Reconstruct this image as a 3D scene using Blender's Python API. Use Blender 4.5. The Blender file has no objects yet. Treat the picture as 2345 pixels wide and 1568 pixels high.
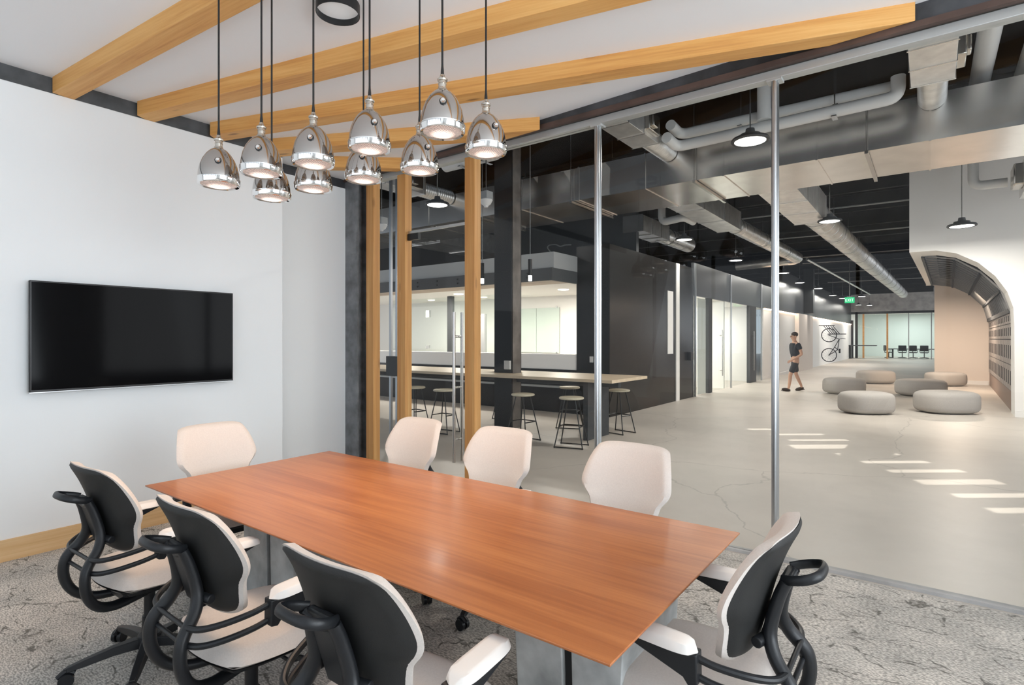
import bpy, bmesh, math, random
from mathutils import Vector, Matrix
from mathutils.geometry import tessellate_polygon
random.seed(7)
R = math.radians
SC = bpy.context.scene
COL = SC.collection

# ------------------------------------------------------------------ camera, world, sun, exposure
cam = bpy.data.cameras.new('camera')
cam.sensor_width = 36.0
cam.lens = 36.0 * 1280.0 / 2345.0
cam.shift_y = -9.0 / 2345.0
cam.clip_end = 300
cam_o = bpy.data.objects.new('camera', cam)
cam_o.location = (0, 0, 1.55)
cam_o.rotation_euler = (R(90), 0, R(36.8))
COL.objects.link(cam_o)
SC.camera = cam_o

W = bpy.data.worlds.new('world'); SC.world = W
W.use_nodes = True
wn = W.node_tree.nodes; wl = W.node_tree.links
wn.clear()
sky = wn.new('ShaderNodeTexSky'); sky.sky_type = 'HOSEK_WILKIE'
sky.turbidity = 4.0; sky.ground_albedo = 0.5
sky.sun_direction = Vector((-0.36, -0.30, 0.88)).normalized()
mixw = wn.new('ShaderNodeMix'); mixw.data_type = 'RGBA'
mixw.inputs['Factor'].default_value = 0.55
mixw.inputs[7].default_value = (0.80, 0.88, 1.0, 1)
bg = wn.new('ShaderNodeBackground'); bg.inputs['Strength'].default_value = 0.9
wo = wn.new('ShaderNodeOutputWorld')
wl.new(sky.outputs[0], mixw.inputs[6]); wl.new(mixw.outputs[2], bg.inputs['Color']); wl.new(bg.outputs[0], wo.inputs[0])

def light(name, kind, loc, energy, color=(1, 1, 1), size=0.3, rot=(0, 0, 0), size_y=None, spot=None, blend=0.5, parent=None, spread=None):
    l = bpy.data.lights.new(name, kind); l.energy = energy; l.color = color
    if kind == 'AREA':
        l.size = size
        if size_y: l.shape = 'RECTANGLE'; l.size_y = size_y
        else: l.shape = 'DISK'
        if spread: l.spread = spread
    elif kind in ('POINT', 'SPOT'):
        l.shadow_soft_size = size
        if spot: l.spot_size = spot; l.spot_blend = blend
    o = bpy.data.objects.new(name, l); o.location = loc; o.rotation_euler = rot
    COL.objects.link(o)
    if parent: o.parent = parent
    return o

SUN_H = Vector((0.77, 0.64, 0)); SUN_K = 0.75      # horizontal travel of the sun rays and its length per metre of drop
sun_dir = Vector((SUN_H.x * SUN_K, SUN_H.y * SUN_K, -1)).normalized()
sun = light('sun', 'SUN', (-3, -3, 20), 4.4, (1.0, 0.95, 0.88))
sun.data.angle = R(0.4)
sun.rotation_euler = sun_dir.to_track_quat('-Z', 'Y').to_euler()
# daylight through the meeting room windows, then area lights added to brighten the hall
light('daylight_rear_window', 'AREA', (-1.6, -2.35, 1.9), 40, (0.86, 0.93, 1.0), 5.6, (R(115), 0, 0), 2.4)
light('daylight_side_window', 'AREA', (3.3, 1.2, 1.9), 245, (0.87, 0.94, 1.0), 3.6, (R(112), 0, R(90)), 2.4)
light('added_hall_light', 'AREA', (8.6, 9.0, 2.6), 290, (0.97, 0.98, 1.0), 8.0, (R(90), 0, R(90)), 4.0)
light('added_hall_far_light', 'AREA', (8.6, 42.0, 2.6), 560, (0.97, 0.98, 1.0), 14.0, (R(90), 0, R(90)), 4.0)
light('added_hall_west_light', 'AREA', (-16.5, 6.8, 2.4), 170, (0.97, 0.98, 1.0), 4.5, (R(90), 0, R(-90)), 3.6)

SC.cycles.max_bounces = 8
SC.cycles.transparent_max_bounces = 12
SC.view_settings.view_transform = 'Standard'
SC.view_settings.look = 'None'
SC.view_settings.gamma = 1.0
SC.view_settings.use_curve_mapping = False
SC.view_settings.exposure = 0.0

# ------------------------------------------------------------------ helpers
class MB:
    def __init__(s): s.v = []; s.f = []
    def add(s, vs, fs):
        o = len(s.v); s.v += [tuple(p) for p in vs]; s.f += [tuple(i + o for i in f) for f in fs]; return s
    def hexa(s, p):     # 4 bottom (ccw from above) then 4 top
        return s.add(p, [(3, 2, 1, 0), (4, 5, 6, 7), (0, 1, 5, 4), (1, 2, 6, 5), (2, 3, 7, 6), (3, 0, 4, 7)])
    def box(s, x0, x1, y0, y1, z0, z1):
        return s.hexa([(x0, y0, z0), (x1, y0, z0), (x1, y1, z0), (x0, y1, z0), (x0, y0, z1), (x1, y0, z1), (x1, y1, z1), (x0, y1, z1)])
    def bar(s, a, b, w, h, up=(0, 0, 1)):
        a = Vector(a); b = Vector(b); d = (b - a).normalized(); up = Vector(up)
        x = d.cross(up)
        if x.length < 1e-4: x = d.cross(Vector((1, 0, 0)))
        x.normalize(); u = x.cross(d)
        P = []
        for e in (-h / 2, h / 2):
            P += [a - x * w / 2 + u * e, a + x * w / 2 + u * e, b + x * w / 2 + u * e, b - x * w / 2 + u * e]
        return s.hexa(P)
    def tube(s, pts, r, n=10, closed=False, caps=True, flat=1.0, up=None):
        pts = [Vector(p) for p in pts]; m = len(pts)
        rs = r if isinstance(r, (list, tuple)) else [r] * m
        prev = Vector(up) if up else None
        rings = []
        for i in range(m):
            if closed: t = pts[(i + 1) % m] - pts[i - 1]
            else: t = pts[min(i + 1, m - 1)] - pts[max(i - 1, 0)]
            t.normalize()
            if prev is None:
                prev = Vector((0, 0, 1)) if abs(t.z) < 0.9 else Vector((1, 0, 0))
            x = prev - t * prev.dot(t)
            if x.length < 1e-5: x = t.orthogonal()
            x.normalize(); prev = x
            y = t.cross(x)
            rings.append([pts[i] + x * (rs[i] * math.cos(2 * math.pi * k / n)) + y * (rs[i] * flat * math.sin(2 * math.pi * k / n)) for k in range(n)])
        o = [p for rg in rings for p in rg]; F = []
        for i in range(m if closed else m - 1):
            a = i * n; b = ((i + 1) % m) * n
            for k in range(n):
                F.append((a + k, a + (k + 1) % n, b + (k + 1) % n, b + k))
        if caps and not closed:
            F.append(tuple(reversed(range(n)))); F.append(tuple((m - 1) * n + k for k in range(n)))
        return s.add(o, F)
    def lathe(s, prof, n=24, loc=(0, 0, 0), M=None):
        vs = []; F = []
        for (r, z) in prof:
            for k in range(n):
                a = 2 * math.pi * k / n
                p = Vector((r * math.cos(a), r * math.sin(a), z))
                if M: p = M @ p
                vs.append(p + Vector(loc))
        for i in range(len(prof) - 1):
            for k in range(n):
                F.append((i * n + k, i * n + (k + 1) % n, (i + 1) * n + (k + 1) % n, (i + 1) * n + k))
        closed = prof[0] == prof[-1]
        if prof[0][0] > 1e-6 and not closed: F.append(tuple(reversed(range(n))))
        if prof[-1][0] > 1e-6 and not closed: F.append(tuple((len(prof) - 1) * n + k for k in range(n)))
        return s.add(vs, F)
    def ball(s, c, r, nu=14, nv=10, M=None):
        c = Vector(c); r = r if isinstance(r, (tuple, list)) else (r, r, r)
        vs = [c + Vector((0, 0, -r[2]))]
        for j in range(1, nv):
            ph = -math.pi / 2 + math.pi * j / nv
            for i in range(nu):
                a = 2 * math.pi * i / nu
                vs.append(c + Vector((r[0] * math.cos(ph) * math.cos(a), r[1] * math.cos(ph) * math.sin(a), r[2] * math.sin(ph))))
        vs.append(c + Vector((0, 0, r[2])))
        F = [(0, 1 + (i + 1) % nu, 1 + i) for i in range(nu)]
        for j in range(nv - 2):
            for i in range(nu):
                a = 1 + j * nu
                F.append((a + i, a + (i + 1) % nu, a + nu + (i + 1) % nu, a + nu + i))
        l = len(vs) - 1; a = 1 + (nv - 2) * nu
        F += [(a + i, a + (i + 1) % nu, l) for i in range(nu)]
        if M: vs = [M @ (p - c) + c for p in vs]
        return s.add(vs, F)
    def prism(s, poly, fn, d0, d1):
        n = len(poly)
        vs = [fn(a, b, d0) for a, b in poly] + [fn(a, b, d1) for a, b in poly]
        F = [tuple(reversed(range(n))), tuple(range(n, 2 * n))] + [(i, (i + 1) % n, n + (i + 1) % n, n + i) for i in range(n)]
        return s.add(vs, F)
    def sheet(s, front, back):       # two grids [rows][cols] of points, closed into a slab
        nr = len(front); nc = len(front[0])
        vs = [p for r in front for p in r] + [p for r in back for p in r]
        B = nr * nc; F = []
        for i in range(nr - 1):
            for j in range(nc - 1):
                a = i * nc + j
                F.append((a, a + 1, a + nc + 1, a + nc)); F.append((B + a, B + a + nc, B + a + nc + 1, B + a + 1))
        for j in range(nc - 1):
            F.append((j + 1, j, B + j, B + j + 1)); a = (nr - 1) * nc + j
            F.append((a, a + 1, B + a + 1, B + a))
        for i in range(nr - 1):
            a = i * nc
            F.append((a, a + nc, B + a + nc, B + a)); a = i * nc + nc - 1
            F.append((a + nc, a, B + a, B + a + nc))
        return s.add(vs, F)
    def build(s, name, mt, parent=None, loc=None, smooth=True, ang=35, bevel=0, seg=2, sub=0):
        me = bpy.data.meshes.new(name)
        me.from_pydata([tuple(p) for p in s.v], [], s.f)
        bm = bmesh.new(); bm.from_mesh(me); bmesh.ops.recalc_face_normals(bm, faces=bm.faces); bm.to_mesh(me); bm.free()
        if smooth:
            me.shade_smooth(); me.set_sharp_from_angle(angle=R(ang))
        me.materials.append(mt)
        o = bpy.data.objects.new(name, me); COL.objects.link(o)
        if parent: o.parent = parent
        if loc: o.location = loc
        if bevel:
            b = o.modifiers.new('bevel', 'BEVEL'); b.width = bevel; b.segments = seg; b.limit_method = 'ANGLE'; b.angle_limit = R(40)
        if sub:
            m = o.modifiers.new('sub', 'SUBSURF'); m.levels = sub; m.render_levels = sub
        return o

def tag(o, label, cat, group=None, kind=None):
    o['label'] = label; o['category'] = cat
    if group: o['group'] = group
    if kind: o['kind'] = kind
    return o
def thing(name, label, cat, loc=(0, 0, 0), rz=0, group=None):
    o = bpy.data.objects.new(name, None); COL.objects.link(o)
    o.location = loc; o.rotation_euler = (0, 0, rz); o.empty_display_size = 0.1
    return tag(o, label, cat, group)
def struct(o, label, cat):
    o['kind'] = 'structure'; o['label'] = label; o['category'] = cat; return o
def dup(root, loc, rz=None, label=None, group=None):
    r = root.copy(); COL.objects.link(r); r.location = loc
    if rz is not None: r.rotation_euler = (0, 0, rz)
    if label: r['label'] = label
    if group: r['group'] = group
    for ch in list(root.children):
        c = ch.copy(); COL.objects.link(c); c.parent = r
        for g in list(ch.children):
            d = g.copy(); COL.objects.link(d); d.parent = c
    return r
def smoothpath(pts, k=6):        # Catmull-Rom
    P = [Vector(p) for p in pts]; out = []
    for i in range(len(P) - 1):
        a = P[max(i - 1, 0)]; b = P[i]; c = P[i + 1]; d = P[min(i + 2, len(P) - 1)]
        for j in range(k):
            t = j / k
            out.append(0.5 * ((2 * b) + (c - a) * t + (2 * a - 5 * b + 4 * c - d) * t * t + (3 * b - a - 3 * c + d) * t ** 3))
    out.append(P[-1]); return out
def lerp_table(tab, x):
    if x <= tab[0][0]: return tab[0][1]
    for (a, b), (c, d) in zip(tab, tab[1:]):
        if x <= c:
            t = (x - a) / (c - a)
            return b + (d - b) * t
    return tab[-1][1]
def smooth_table(tab, x):
    if x <= tab[0][0]: return tab[0][1]
    if x >= tab[-1][0]: return tab[-1][1]
    n = len(tab); sl = [(tab[i + 1][1] - tab[i][1]) / (tab[i + 1][0] - tab[i][0]) for i in range(n - 1)]
    m = [sl[0]] + [(sl[i] + sl[i - 1]) / 2 for i in range(1, n - 1)] + [sl[-1]]
    for i in range(n - 1):
        if x <= tab[i + 1][0]:
            h = tab[i + 1][0] - tab[i][0]; t = (x - tab[i][0]) / h
            return (2*t**3 - 3*t*t + 1) * tab[i][1] + (t**3 - 2*t*t + t) * h * m[i] + (-2*t**3 + 3*t*t) * tab[i + 1][1] + (t**3 - t*t) * h * m[i + 1]

# ------------------------------------------------------------------ materials
def mat(name, col, rough=0.5, metal=0.0, spec=0.5, noise=None, bump=None, emit=None, coat=0):
    m = bpy.data.materials.new(name); m.use_nodes = True
    nt = m.node_tree; b = nt.nodes['Principled BSDF']
    b.inputs['Base Color'].default_value = (*col, 1); b.inputs['Roughness'].default_value = rough
    b.inputs['Metallic'].default_value = metal; b.inputs['Specular IOR Level'].default_value = spec
    if coat: b.inputs['Coat Weight'].default_value = coat; b.inputs['Coat Roughness'].default_value = 0.08
    if emit:
        b.inputs['Emission Color'].default_value = (*emit[0], 1); b.inputs['Emission Strength'].default_value = emit[1]
    tc = nt.nodes.new('ShaderNodeTexCoord')
    if noise:     # (scale, amount, detail)
        n = nt.nodes.new('ShaderNodeTexNoise'); n.inputs['Scale'].default_value = noise[0]; n.inputs['Detail'].default_value = noise[2] if len(noise) > 2 else 4
        nt.links.new(tc.outputs['Object'], n.inputs['Vector'])
        r = nt.nodes.new('ShaderNodeMapRange'); r.inputs[1].default_value = 0.3; r.inputs[2].default_value = 0.7
        r.inputs[3].default_value = 1 - noise[1]; r.inputs[4].default_value = 1 + noise[1]
        nt.links.new(n.outputs[0], r.inputs[0])
        x = nt.nodes.new('ShaderNodeVectorMath'); x.operation = 'SCALE'; x.inputs[0].default_value = col
        nt.links.new(r.outputs[0], x.inputs['Scale']); nt.links.new(x.outputs[0], b.inputs['Base Color'])
    if bump:      # (scale, strength)
        n = nt.nodes.new('ShaderNodeTexNoise'); n.inputs['Scale'].default_value = bump[0]; n.inputs['Detail'].default_value = 3
        nt.links.new(tc.outputs['Object'], n.inputs['Vector'])
        bp = nt.nodes.new('ShaderNodeBump'); bp.inputs['Strength'].default_value = bump[1]; bp.inputs['Distance'].default_value = 0.01
        nt.links.new(n.outputs[0], bp.inputs['Height']); nt.links.new(bp.outputs[0], b.inputs['Normal'])
    return m

def wood(name, stops, scale, rough=0.4, knots=0.0, coat=0, fine=1.0):
    """grain runs along local X; stops = list of (pos, colour)"""
    m = bpy.data.materials.new(name); m.use_nodes = True; nt = m.node_tree; N = nt.nodes; L = nt.links
    b = N['Principled BSDF']; b.inputs['Roughness'].default_value = rough
    if coat: b.inputs['Coat Weight'].default_value = coat; b.inputs['Coat Roughness'].default_value = 0.12
    tc = N.new('ShaderNodeTexCoord'); mp = N.new('ShaderNodeMapping'); mp.inputs['Scale'].default_value = scale
    oi = N.new('ShaderNodeObjectInfo'); ad = N.new('ShaderNodeVectorMath'); ad.operation = 'ADD'
    sc = N.new('ShaderNodeVectorMath'); sc.operation = 'SCALE'; sc.inputs[0].default_value = (13, 7, 5)
    L.new(oi.outputs['Random'], sc.inputs['Scale'])
    L.new(tc.outputs['Object'], ad.inputs[0]); L.new(sc.outputs[0], ad.inputs[1]); L.new(ad.outputs[0], mp.inputs[0])
    n1 = N.new('ShaderNodeTexNoise'); n1.inputs['Scale'].default_value = 1.0; n1.inputs['Detail'].default_value = 5; n1.inputs['Roughness'].default_value = 0.6
    n1.inputs['Distortion'].default_value = 0.4
    L.new(mp.outputs[0], n1.inputs['Vector'])
    mp2 = N.new('ShaderNodeMapping'); mp2.inputs['Scale'].default_value = (scale[0] * 2.2, scale[1] * 7 * fine, scale[2] * 7 * fine)
    L.new(ad.outputs[0], mp2.inputs[0])
    n2 = N.new('ShaderNodeTexNoise'); n2.inputs['Scale'].default_value = 1.0; n2.inputs['Detail'].default_value = 3
    L.new(mp2.outputs[0], n2.inputs['Vector'])
    mx = N.new('ShaderNodeMath'); mx.operation = 'MULTIPLY_ADD'; mx.inputs[1].default_value = 0.35; L.new(n2.outputs[0], mx.inputs[0])
    mu = N.new('ShaderNodeMath'); mu.operation = 'MULTIPLY'; mu.inputs[1].default_value = 0.65; L.new(n1.outputs[0], mu.inputs[0]); L.new(mu.outputs[0], mx.inputs[2])
    cr = N.new('ShaderNodeValToRGB'); cr.color_ramp.elements.remove(cr.color_ramp.elements[1])
    for i, (p, c) in enumerate(stops):
        e = cr.color_ramp.elements[0] if i == 0 else cr.color_ramp.elements.new(p)
        e.position = p; e.color = (*c, 1)
    L.new(mx.outputs[0], cr.inputs[0])
    out = cr.outputs[0]
    if knots:
        mk = N.new('ShaderNodeMapping'); mk.inputs['Scale'].default_value = (1.7, 6, 6); L.new(ad.outputs[0], mk.inputs[0])
        v = N.new('ShaderNodeTexVoronoi'); v.inputs['Scale'].default_value = 1.0; L.new(mk.outputs[0], v.inputs['Vector'])
        r = N.new('ShaderNodeMapRange'); r.inputs[1].default_value = 0.06; r.inputs[2].default_value = 0.13; r.inputs[3].default_value = knots; r.inputs[4].default_value = 0.0
        L.new(v.outputs['Distance'], r.inputs[0])
        mm = N.new('ShaderNodeMix'); mm.data_type = 'RGBA'; mm.inputs[7].default_value = (0.16, 0.06, 0.015, 1)
        L.new(r.outputs[0], mm.inputs['Factor']); L.new(out, mm.inputs[6]); out = mm.outputs[2]
    L.new(out, b.inputs['Base Color'])
    return m

def glass_mat(name, tint=(0.96, 0.98, 0.97), ior=1.45, rough=0.0):
    m = bpy.data.materials.new(name); m.use_nodes = True; nt = m.node_tree; nt.nodes.clear()
    t = nt.nodes.new('ShaderNodeBsdfTransparent'); t.inputs[0].default_value = (*tint, 1)
    g = nt.nodes.new('ShaderNodeBsdfGlossy'); g.inputs['Roughness'].default_value = rough
    f = nt.nodes.new('ShaderNodeFresnel'); f.inputs['IOR'].default_value = ior
    gm = nt.nodes.new('ShaderNodeNewGeometry'); iv = nt.nodes.new('ShaderNodeMath'); iv.operation = 'SUBTRACT'; iv.inputs[0].default_value = 1.0
    nt.links.new(gm.outputs['Backfacing'], iv.inputs[1])
    fm = nt.nodes.new('ShaderNodeMath'); fm.operation = 'MULTIPLY'; nt.links.new(f.outputs[0], fm.inputs[0]); nt.links.new(iv.outputs[0], fm.inputs[1])
    x = nt.nodes.new('ShaderNodeMixShader'); o = nt.nodes.new('ShaderNodeOutputMaterial')
    nt.links.new(fm.outputs[0], x.inputs[0]); nt.links.new(t.outputs[0], x.inputs[1]); nt.links.new(g.outputs[0], x.inputs[2]); nt.links.new(x.outputs[0], o.inputs[0])
    return m

def emis(name, col, st):
    m = bpy.data.materials.new(name); m.use_nodes = True; nt = m.node_tree; nt.nodes.clear()
    e = nt.nodes.new('ShaderNodeEmission'); e.inputs[0].default_value = (*col, 1); e.inputs[1].default_value = st
    o = nt.nodes.new('ShaderNodeOutputMaterial'); nt.links.new(e.outputs[0], o.inputs[0]); return m

M = {}
M['wall'] = mat('wall_paint', (0.83, 0.855, 0.865), 0.75, bump=(60, 0.03))
M['ceil'] = mat('ceiling_paint', (0.86, 0.87, 0.885), 0.85, bump=(50, 0.03))
M['hallwhite'] = mat('hall_white_paint', (0.88, 0.86, 0.83), 0.7)
M['pinkwhite'] = mat('hall_cream_paint', (0.80, 0.70, 0.62), 0.75)
M['glulam'] = wood('glulam_pine', [(0.25, (0.50, 0.21, 0.05)), (0.45, (0.69, 0.35, 0.10)), (0.6, (0.77, 0.435, 0.145)), (0.8, (0.82, 0.52, 0.21))], (0.9, 11, 11), 0.55, knots=0.75)
M['post'] = wood('timber_post', [(0.3, (0.42, 0.18, 0.05)), (0.5, (0.58, 0.29, 0.09)), (0.75, (0.72, 0.44, 0.18))], (0.5, 14, 14), 0.5, knots=0.4)
M['base'] = wood('oak_baseboard', [(0.3, (0.55, 0.33, 0.15)), (0.5, (0.66, 0.43, 0.21)), (0.75, (0.75, 0.54, 0.30))], (0.8, 16, 16), 0.5)
M['table'] = wood('cherry_veneer', [(0.2, (0.21, 0.060, 0.020)), (0.42, (0.34, 0.110, 0.034)), (0.56, (0.43, 0.155, 0.049)), (0.8, (0.52, 0.215, 0.078))], (0.7, 9, 9), 0.33, coat=0.10)
M['birch'] = wood('pale_counter_wood', [(0.3, (0.55, 0.42, 0.28)), (0.7, (0.74, 0.61, 0.44))], (0.8, 10, 10), 0.4)
M['seatwood'] = wood('stool_seat_wood', [(0.3, (0.52, 0.46, 0.33)), (0.7, (0.66, 0.60, 0.46))], (2, 16, 16), 0.5)
M['soffitwood'] = wood('soffit_boards', [(0.3, (0.22, 0.15, 0.10)), (0.5, (0.48, 0.38, 0.30)), (0.75, (0.62, 0.52, 0.44))], (0.4, 5, 5), 0.6)
M['chrome'] = mat('chrome', (0.86, 0.85, 0.84), 0.05, 1.0)
M['dimchrome'] = mat('chrome_dim_reflection', (0.50, 0.475, 0.455), 0.07, 1.0)  # chrome darkened in colour for the dim room the shades reflect
M['nickel'] = mat('nickel', (0.62, 0.58, 0.52), 0.25, 1.0)
M['alu'] = mat('aluminium', (0.50, 0.52, 0.54), 0.28, 1.0)
M['rail'] = mat('satin_rail', (0.52, 0.54, 0.54), 0.45, 0.6)
M['steel'] = mat('stainless', (0.55, 0.54, 0.52), 0.25, 1.0)
M['galv'] = mat('galvanised_sheet', (0.80, 0.785, 0.76), 0.24, 0.95, noise=(3, 0.08), bump=(2.0, 0.08))
M['galvlight'] = mat('galvanised_spiral', (0.78, 0.77, 0.75), 0.33, 0.8, noise=(6, 0.12))
M['pipe'] = mat('white_pipe_jacket', (0.74, 0.74, 0.73), 0.5)
M['blackplastic'] = mat('black_plastic', (0.012, 0.013, 0.015), 0.40, 0.0, 0.35, bump=(250, 0.05))
M['shell'] = mat('back_shell_plastic', (0.012, 0.0125, 0.0125), 0.6, bump=(300, 0.08))
M['fabric'] = mat('white_upholstery', (0.60, 0.55, 0.51), 0.92, noise=(160, 0.04), bump=(400, 0.12))
M['armpad'] = mat('armpad_white', (0.70, 0.665, 0.63), 0.6)
M['blackmetal'] = mat('black_metal', (0.02, 0.021, 0.022), 0.4, 0.3)
M['rawsteel'] = mat('mill_steel', (0.085, 0.088, 0.095), 0.42, 0.6, noise=(5, 0.35, 6))
M['colsteel'] = mat('column_steel', (0.20, 0.21, 0.225), 0.5, 0.35, noise=(6, 0.4, 6))
M['rustedge'] = mat('primed_steel_edge', (0.10, 0.062, 0.05), 0.6, 0.2, noise=(4, 0.3))
M['blockgrey'] = mat('grey_blocking', (0.075, 0.08, 0.085), 0.75, noise=(9, 0.3))
M['darkwall'] = mat('dark_panel', (0.016, 0.0165, 0.017), 0.26, 0.0, 0.25, noise=(1.2, 0.18))
M['darkpanel'] = mat('corridor_header_panel', (0.05, 0.052, 0.056), 0.36, 0.5, noise=(1.0, 0.15))
M['deck'] = mat('black_deck', (0.012, 0.011, 0.010), 0.9, 0.0, 0.04, noise=(2, 0.3))
M['joist'] = mat('joist_steel', (0.022, 0.020, 0.018), 0.7, 0.0, 0.08, noise=(2, 0.3))
M['darkgrey'] = mat('dark_grey_paint', (0.060, 0.064, 0.068), 0.7)
M['midgrey'] = mat('mid_grey_board', (0.36, 0.37, 0.37), 0.7)
M['conc'] = mat('raw_concrete', (0.36, 0.355, 0.35), 0.75, noise=(3, 0.22, 6))
M['pedestal'] = mat('grey_washed_plank', (0.42, 0.435, 0.43), 0.6, noise=(7, 0.35, 6))
M['pouf'] = mat('grey_knit', (0.43, 0.40, 0.37), 0.95, noise=(90, 0.06), bump=(140, 0.25))
M['screen'] = mat('tv_screen', (0.003, 0.003, 0.0035), 0.08, 0.0, 0.08)
M['bezel'] = mat('tv_bezel', (0.008, 0.008, 0.009), 0.3)
M['white_e'] = emis('lamp_diffuser', (1.0, 0.96, 0.90), 9.0)
M['warm_e'] = emis('warm_lens_core', (1.0, 0.83, 0.70), 7.0)
M['led'] = emis('led_strip', (1.0, 0.66, 0.42), 14.0)
M['exit'] = emis('exit_green', (0.05, 0.72, 0.28), 1.0)
M['exitletter'] = emis('exit_letters', (0.75, 1.0, 0.85), 1.3)
M['whiteglass'] = mat('glass_whiteboard', (0.62, 0.70, 0.64), 0.08, 0.0, 0.6)
M['lockgrey'] = mat('locker_face', (0.30, 0.265, 0.245), 0.4)
M['lockdark'] = mat('locker_gap', (0.035, 0.03, 0.028), 0.6)
M['plinth'] = mat('locker_plinth', (0.27, 0.19, 0.15), 0.6)
M['slat'] = mat('slat_grey', (0.30, 0.29, 0.28), 0.5, 0.3)
M['litsteel'] = mat('lit_side_steel', (0.20, 0.18, 0.165), 0.55, 0.4, noise=(4, 0.35, 6))  # lighter steel tone stands in for light on the column's side
M['canopywhite'] = mat('downlight_face', (0.80, 0.82, 0.83), 0.4, emit=((1, 1, 1), 0.15))
M['skin'] = mat('skin', (0.50, 0.29, 0.20), 0.6)
M['shirt'] = mat('black_tee', (0.016, 0.018, 0.023), 0.9)
M['shorts'] = mat('charcoal_shorts', (0.03, 0.03, 0.033), 0.9)
M['shoe'] = mat('dark_brown_shoe', (0.045, 0.032, 0.026), 0.6)
M['hair'] = mat('dark_hair', (0.035, 0.022, 0.016), 0.8)
M['eye'] = mat('eye_dark', (0.03, 0.02, 0.02), 0.2)
M['glass'] = glass_mat('clear_glass', (0.98, 0.988, 0.984), 1.34)
M['glassoff'] = glass_mat('office_glass', (0.95, 0.975, 0.965), 1.3)
M['frosted'] = mat('far_wall_pale', (0.70, 0.76, 0.73), 0.6)
M['switch'] = mat('switch_plate', (0.55, 0.54, 0.52), 0.5)

# lens of the pendant lamps: bright core with a dotted ring pattern
def lens_mat():
    m = bpy.data.materials.new('pendant_lens'); m.use_nodes = True; nt = m.node_tree; N = nt.nodes; L = nt.links
    b = N['Principled BSDF']; b.inputs['Base Color'].default_value = (0.45, 0.36, 0.33, 1); b.inputs['Roughness'].default_value = 0.15
    tc = N.new('ShaderNodeTexCoord'); ln = N.new('ShaderNodeVectorMath'); ln.operation = 'LENGTH'
    sp = N.new('ShaderNodeMapping'); sp.inputs['Scale'].default_value = (1, 1, 0); L.new(tc.outputs['Object'], sp.inputs[0]); L.new(sp.outputs[0], ln.inputs[0])
    v = N.new('ShaderNodeTexVoronoi'); v.inputs['Scale'].default_value = 115; v.inputs['Randomness'].default_value = 0.15; L.new(sp.outputs[0], v.inputs['Vector'])
    dr = N.new('ShaderNodeMapRange'); dr.inputs[1].default_value = 0.25; dr.inputs[2].default_value = 0.55; dr.inputs[3].default_value = 1.0; dr.inputs[4].default_value = 0.12
    L.new(v.outputs['Distance'], dr.inputs[0])
    core = N.new('ShaderNodeMapRange'); core.inputs[1].default_value = 0.030; core.inputs[2].default_value = 0.062; core.inputs[3].default_value = 2.6; core.inputs[4].default_value = 0.42
    L.new(ln.outputs['Value'], core.inputs[0])
    mu = N.new('ShaderNodeMath'); mu.operation = 'MULTIPLY'; L.new(dr.outputs[0], mu.inputs[0]); L.new(core.outputs[0], mu.inputs[1])
    b.inputs['Emission Color'].default_value = (1.0, 0.82, 0.72, 1); L.new(mu.outputs[0], b.inputs['Emission Strength'])
    return m
M['lens'] = lens_mat()

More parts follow.
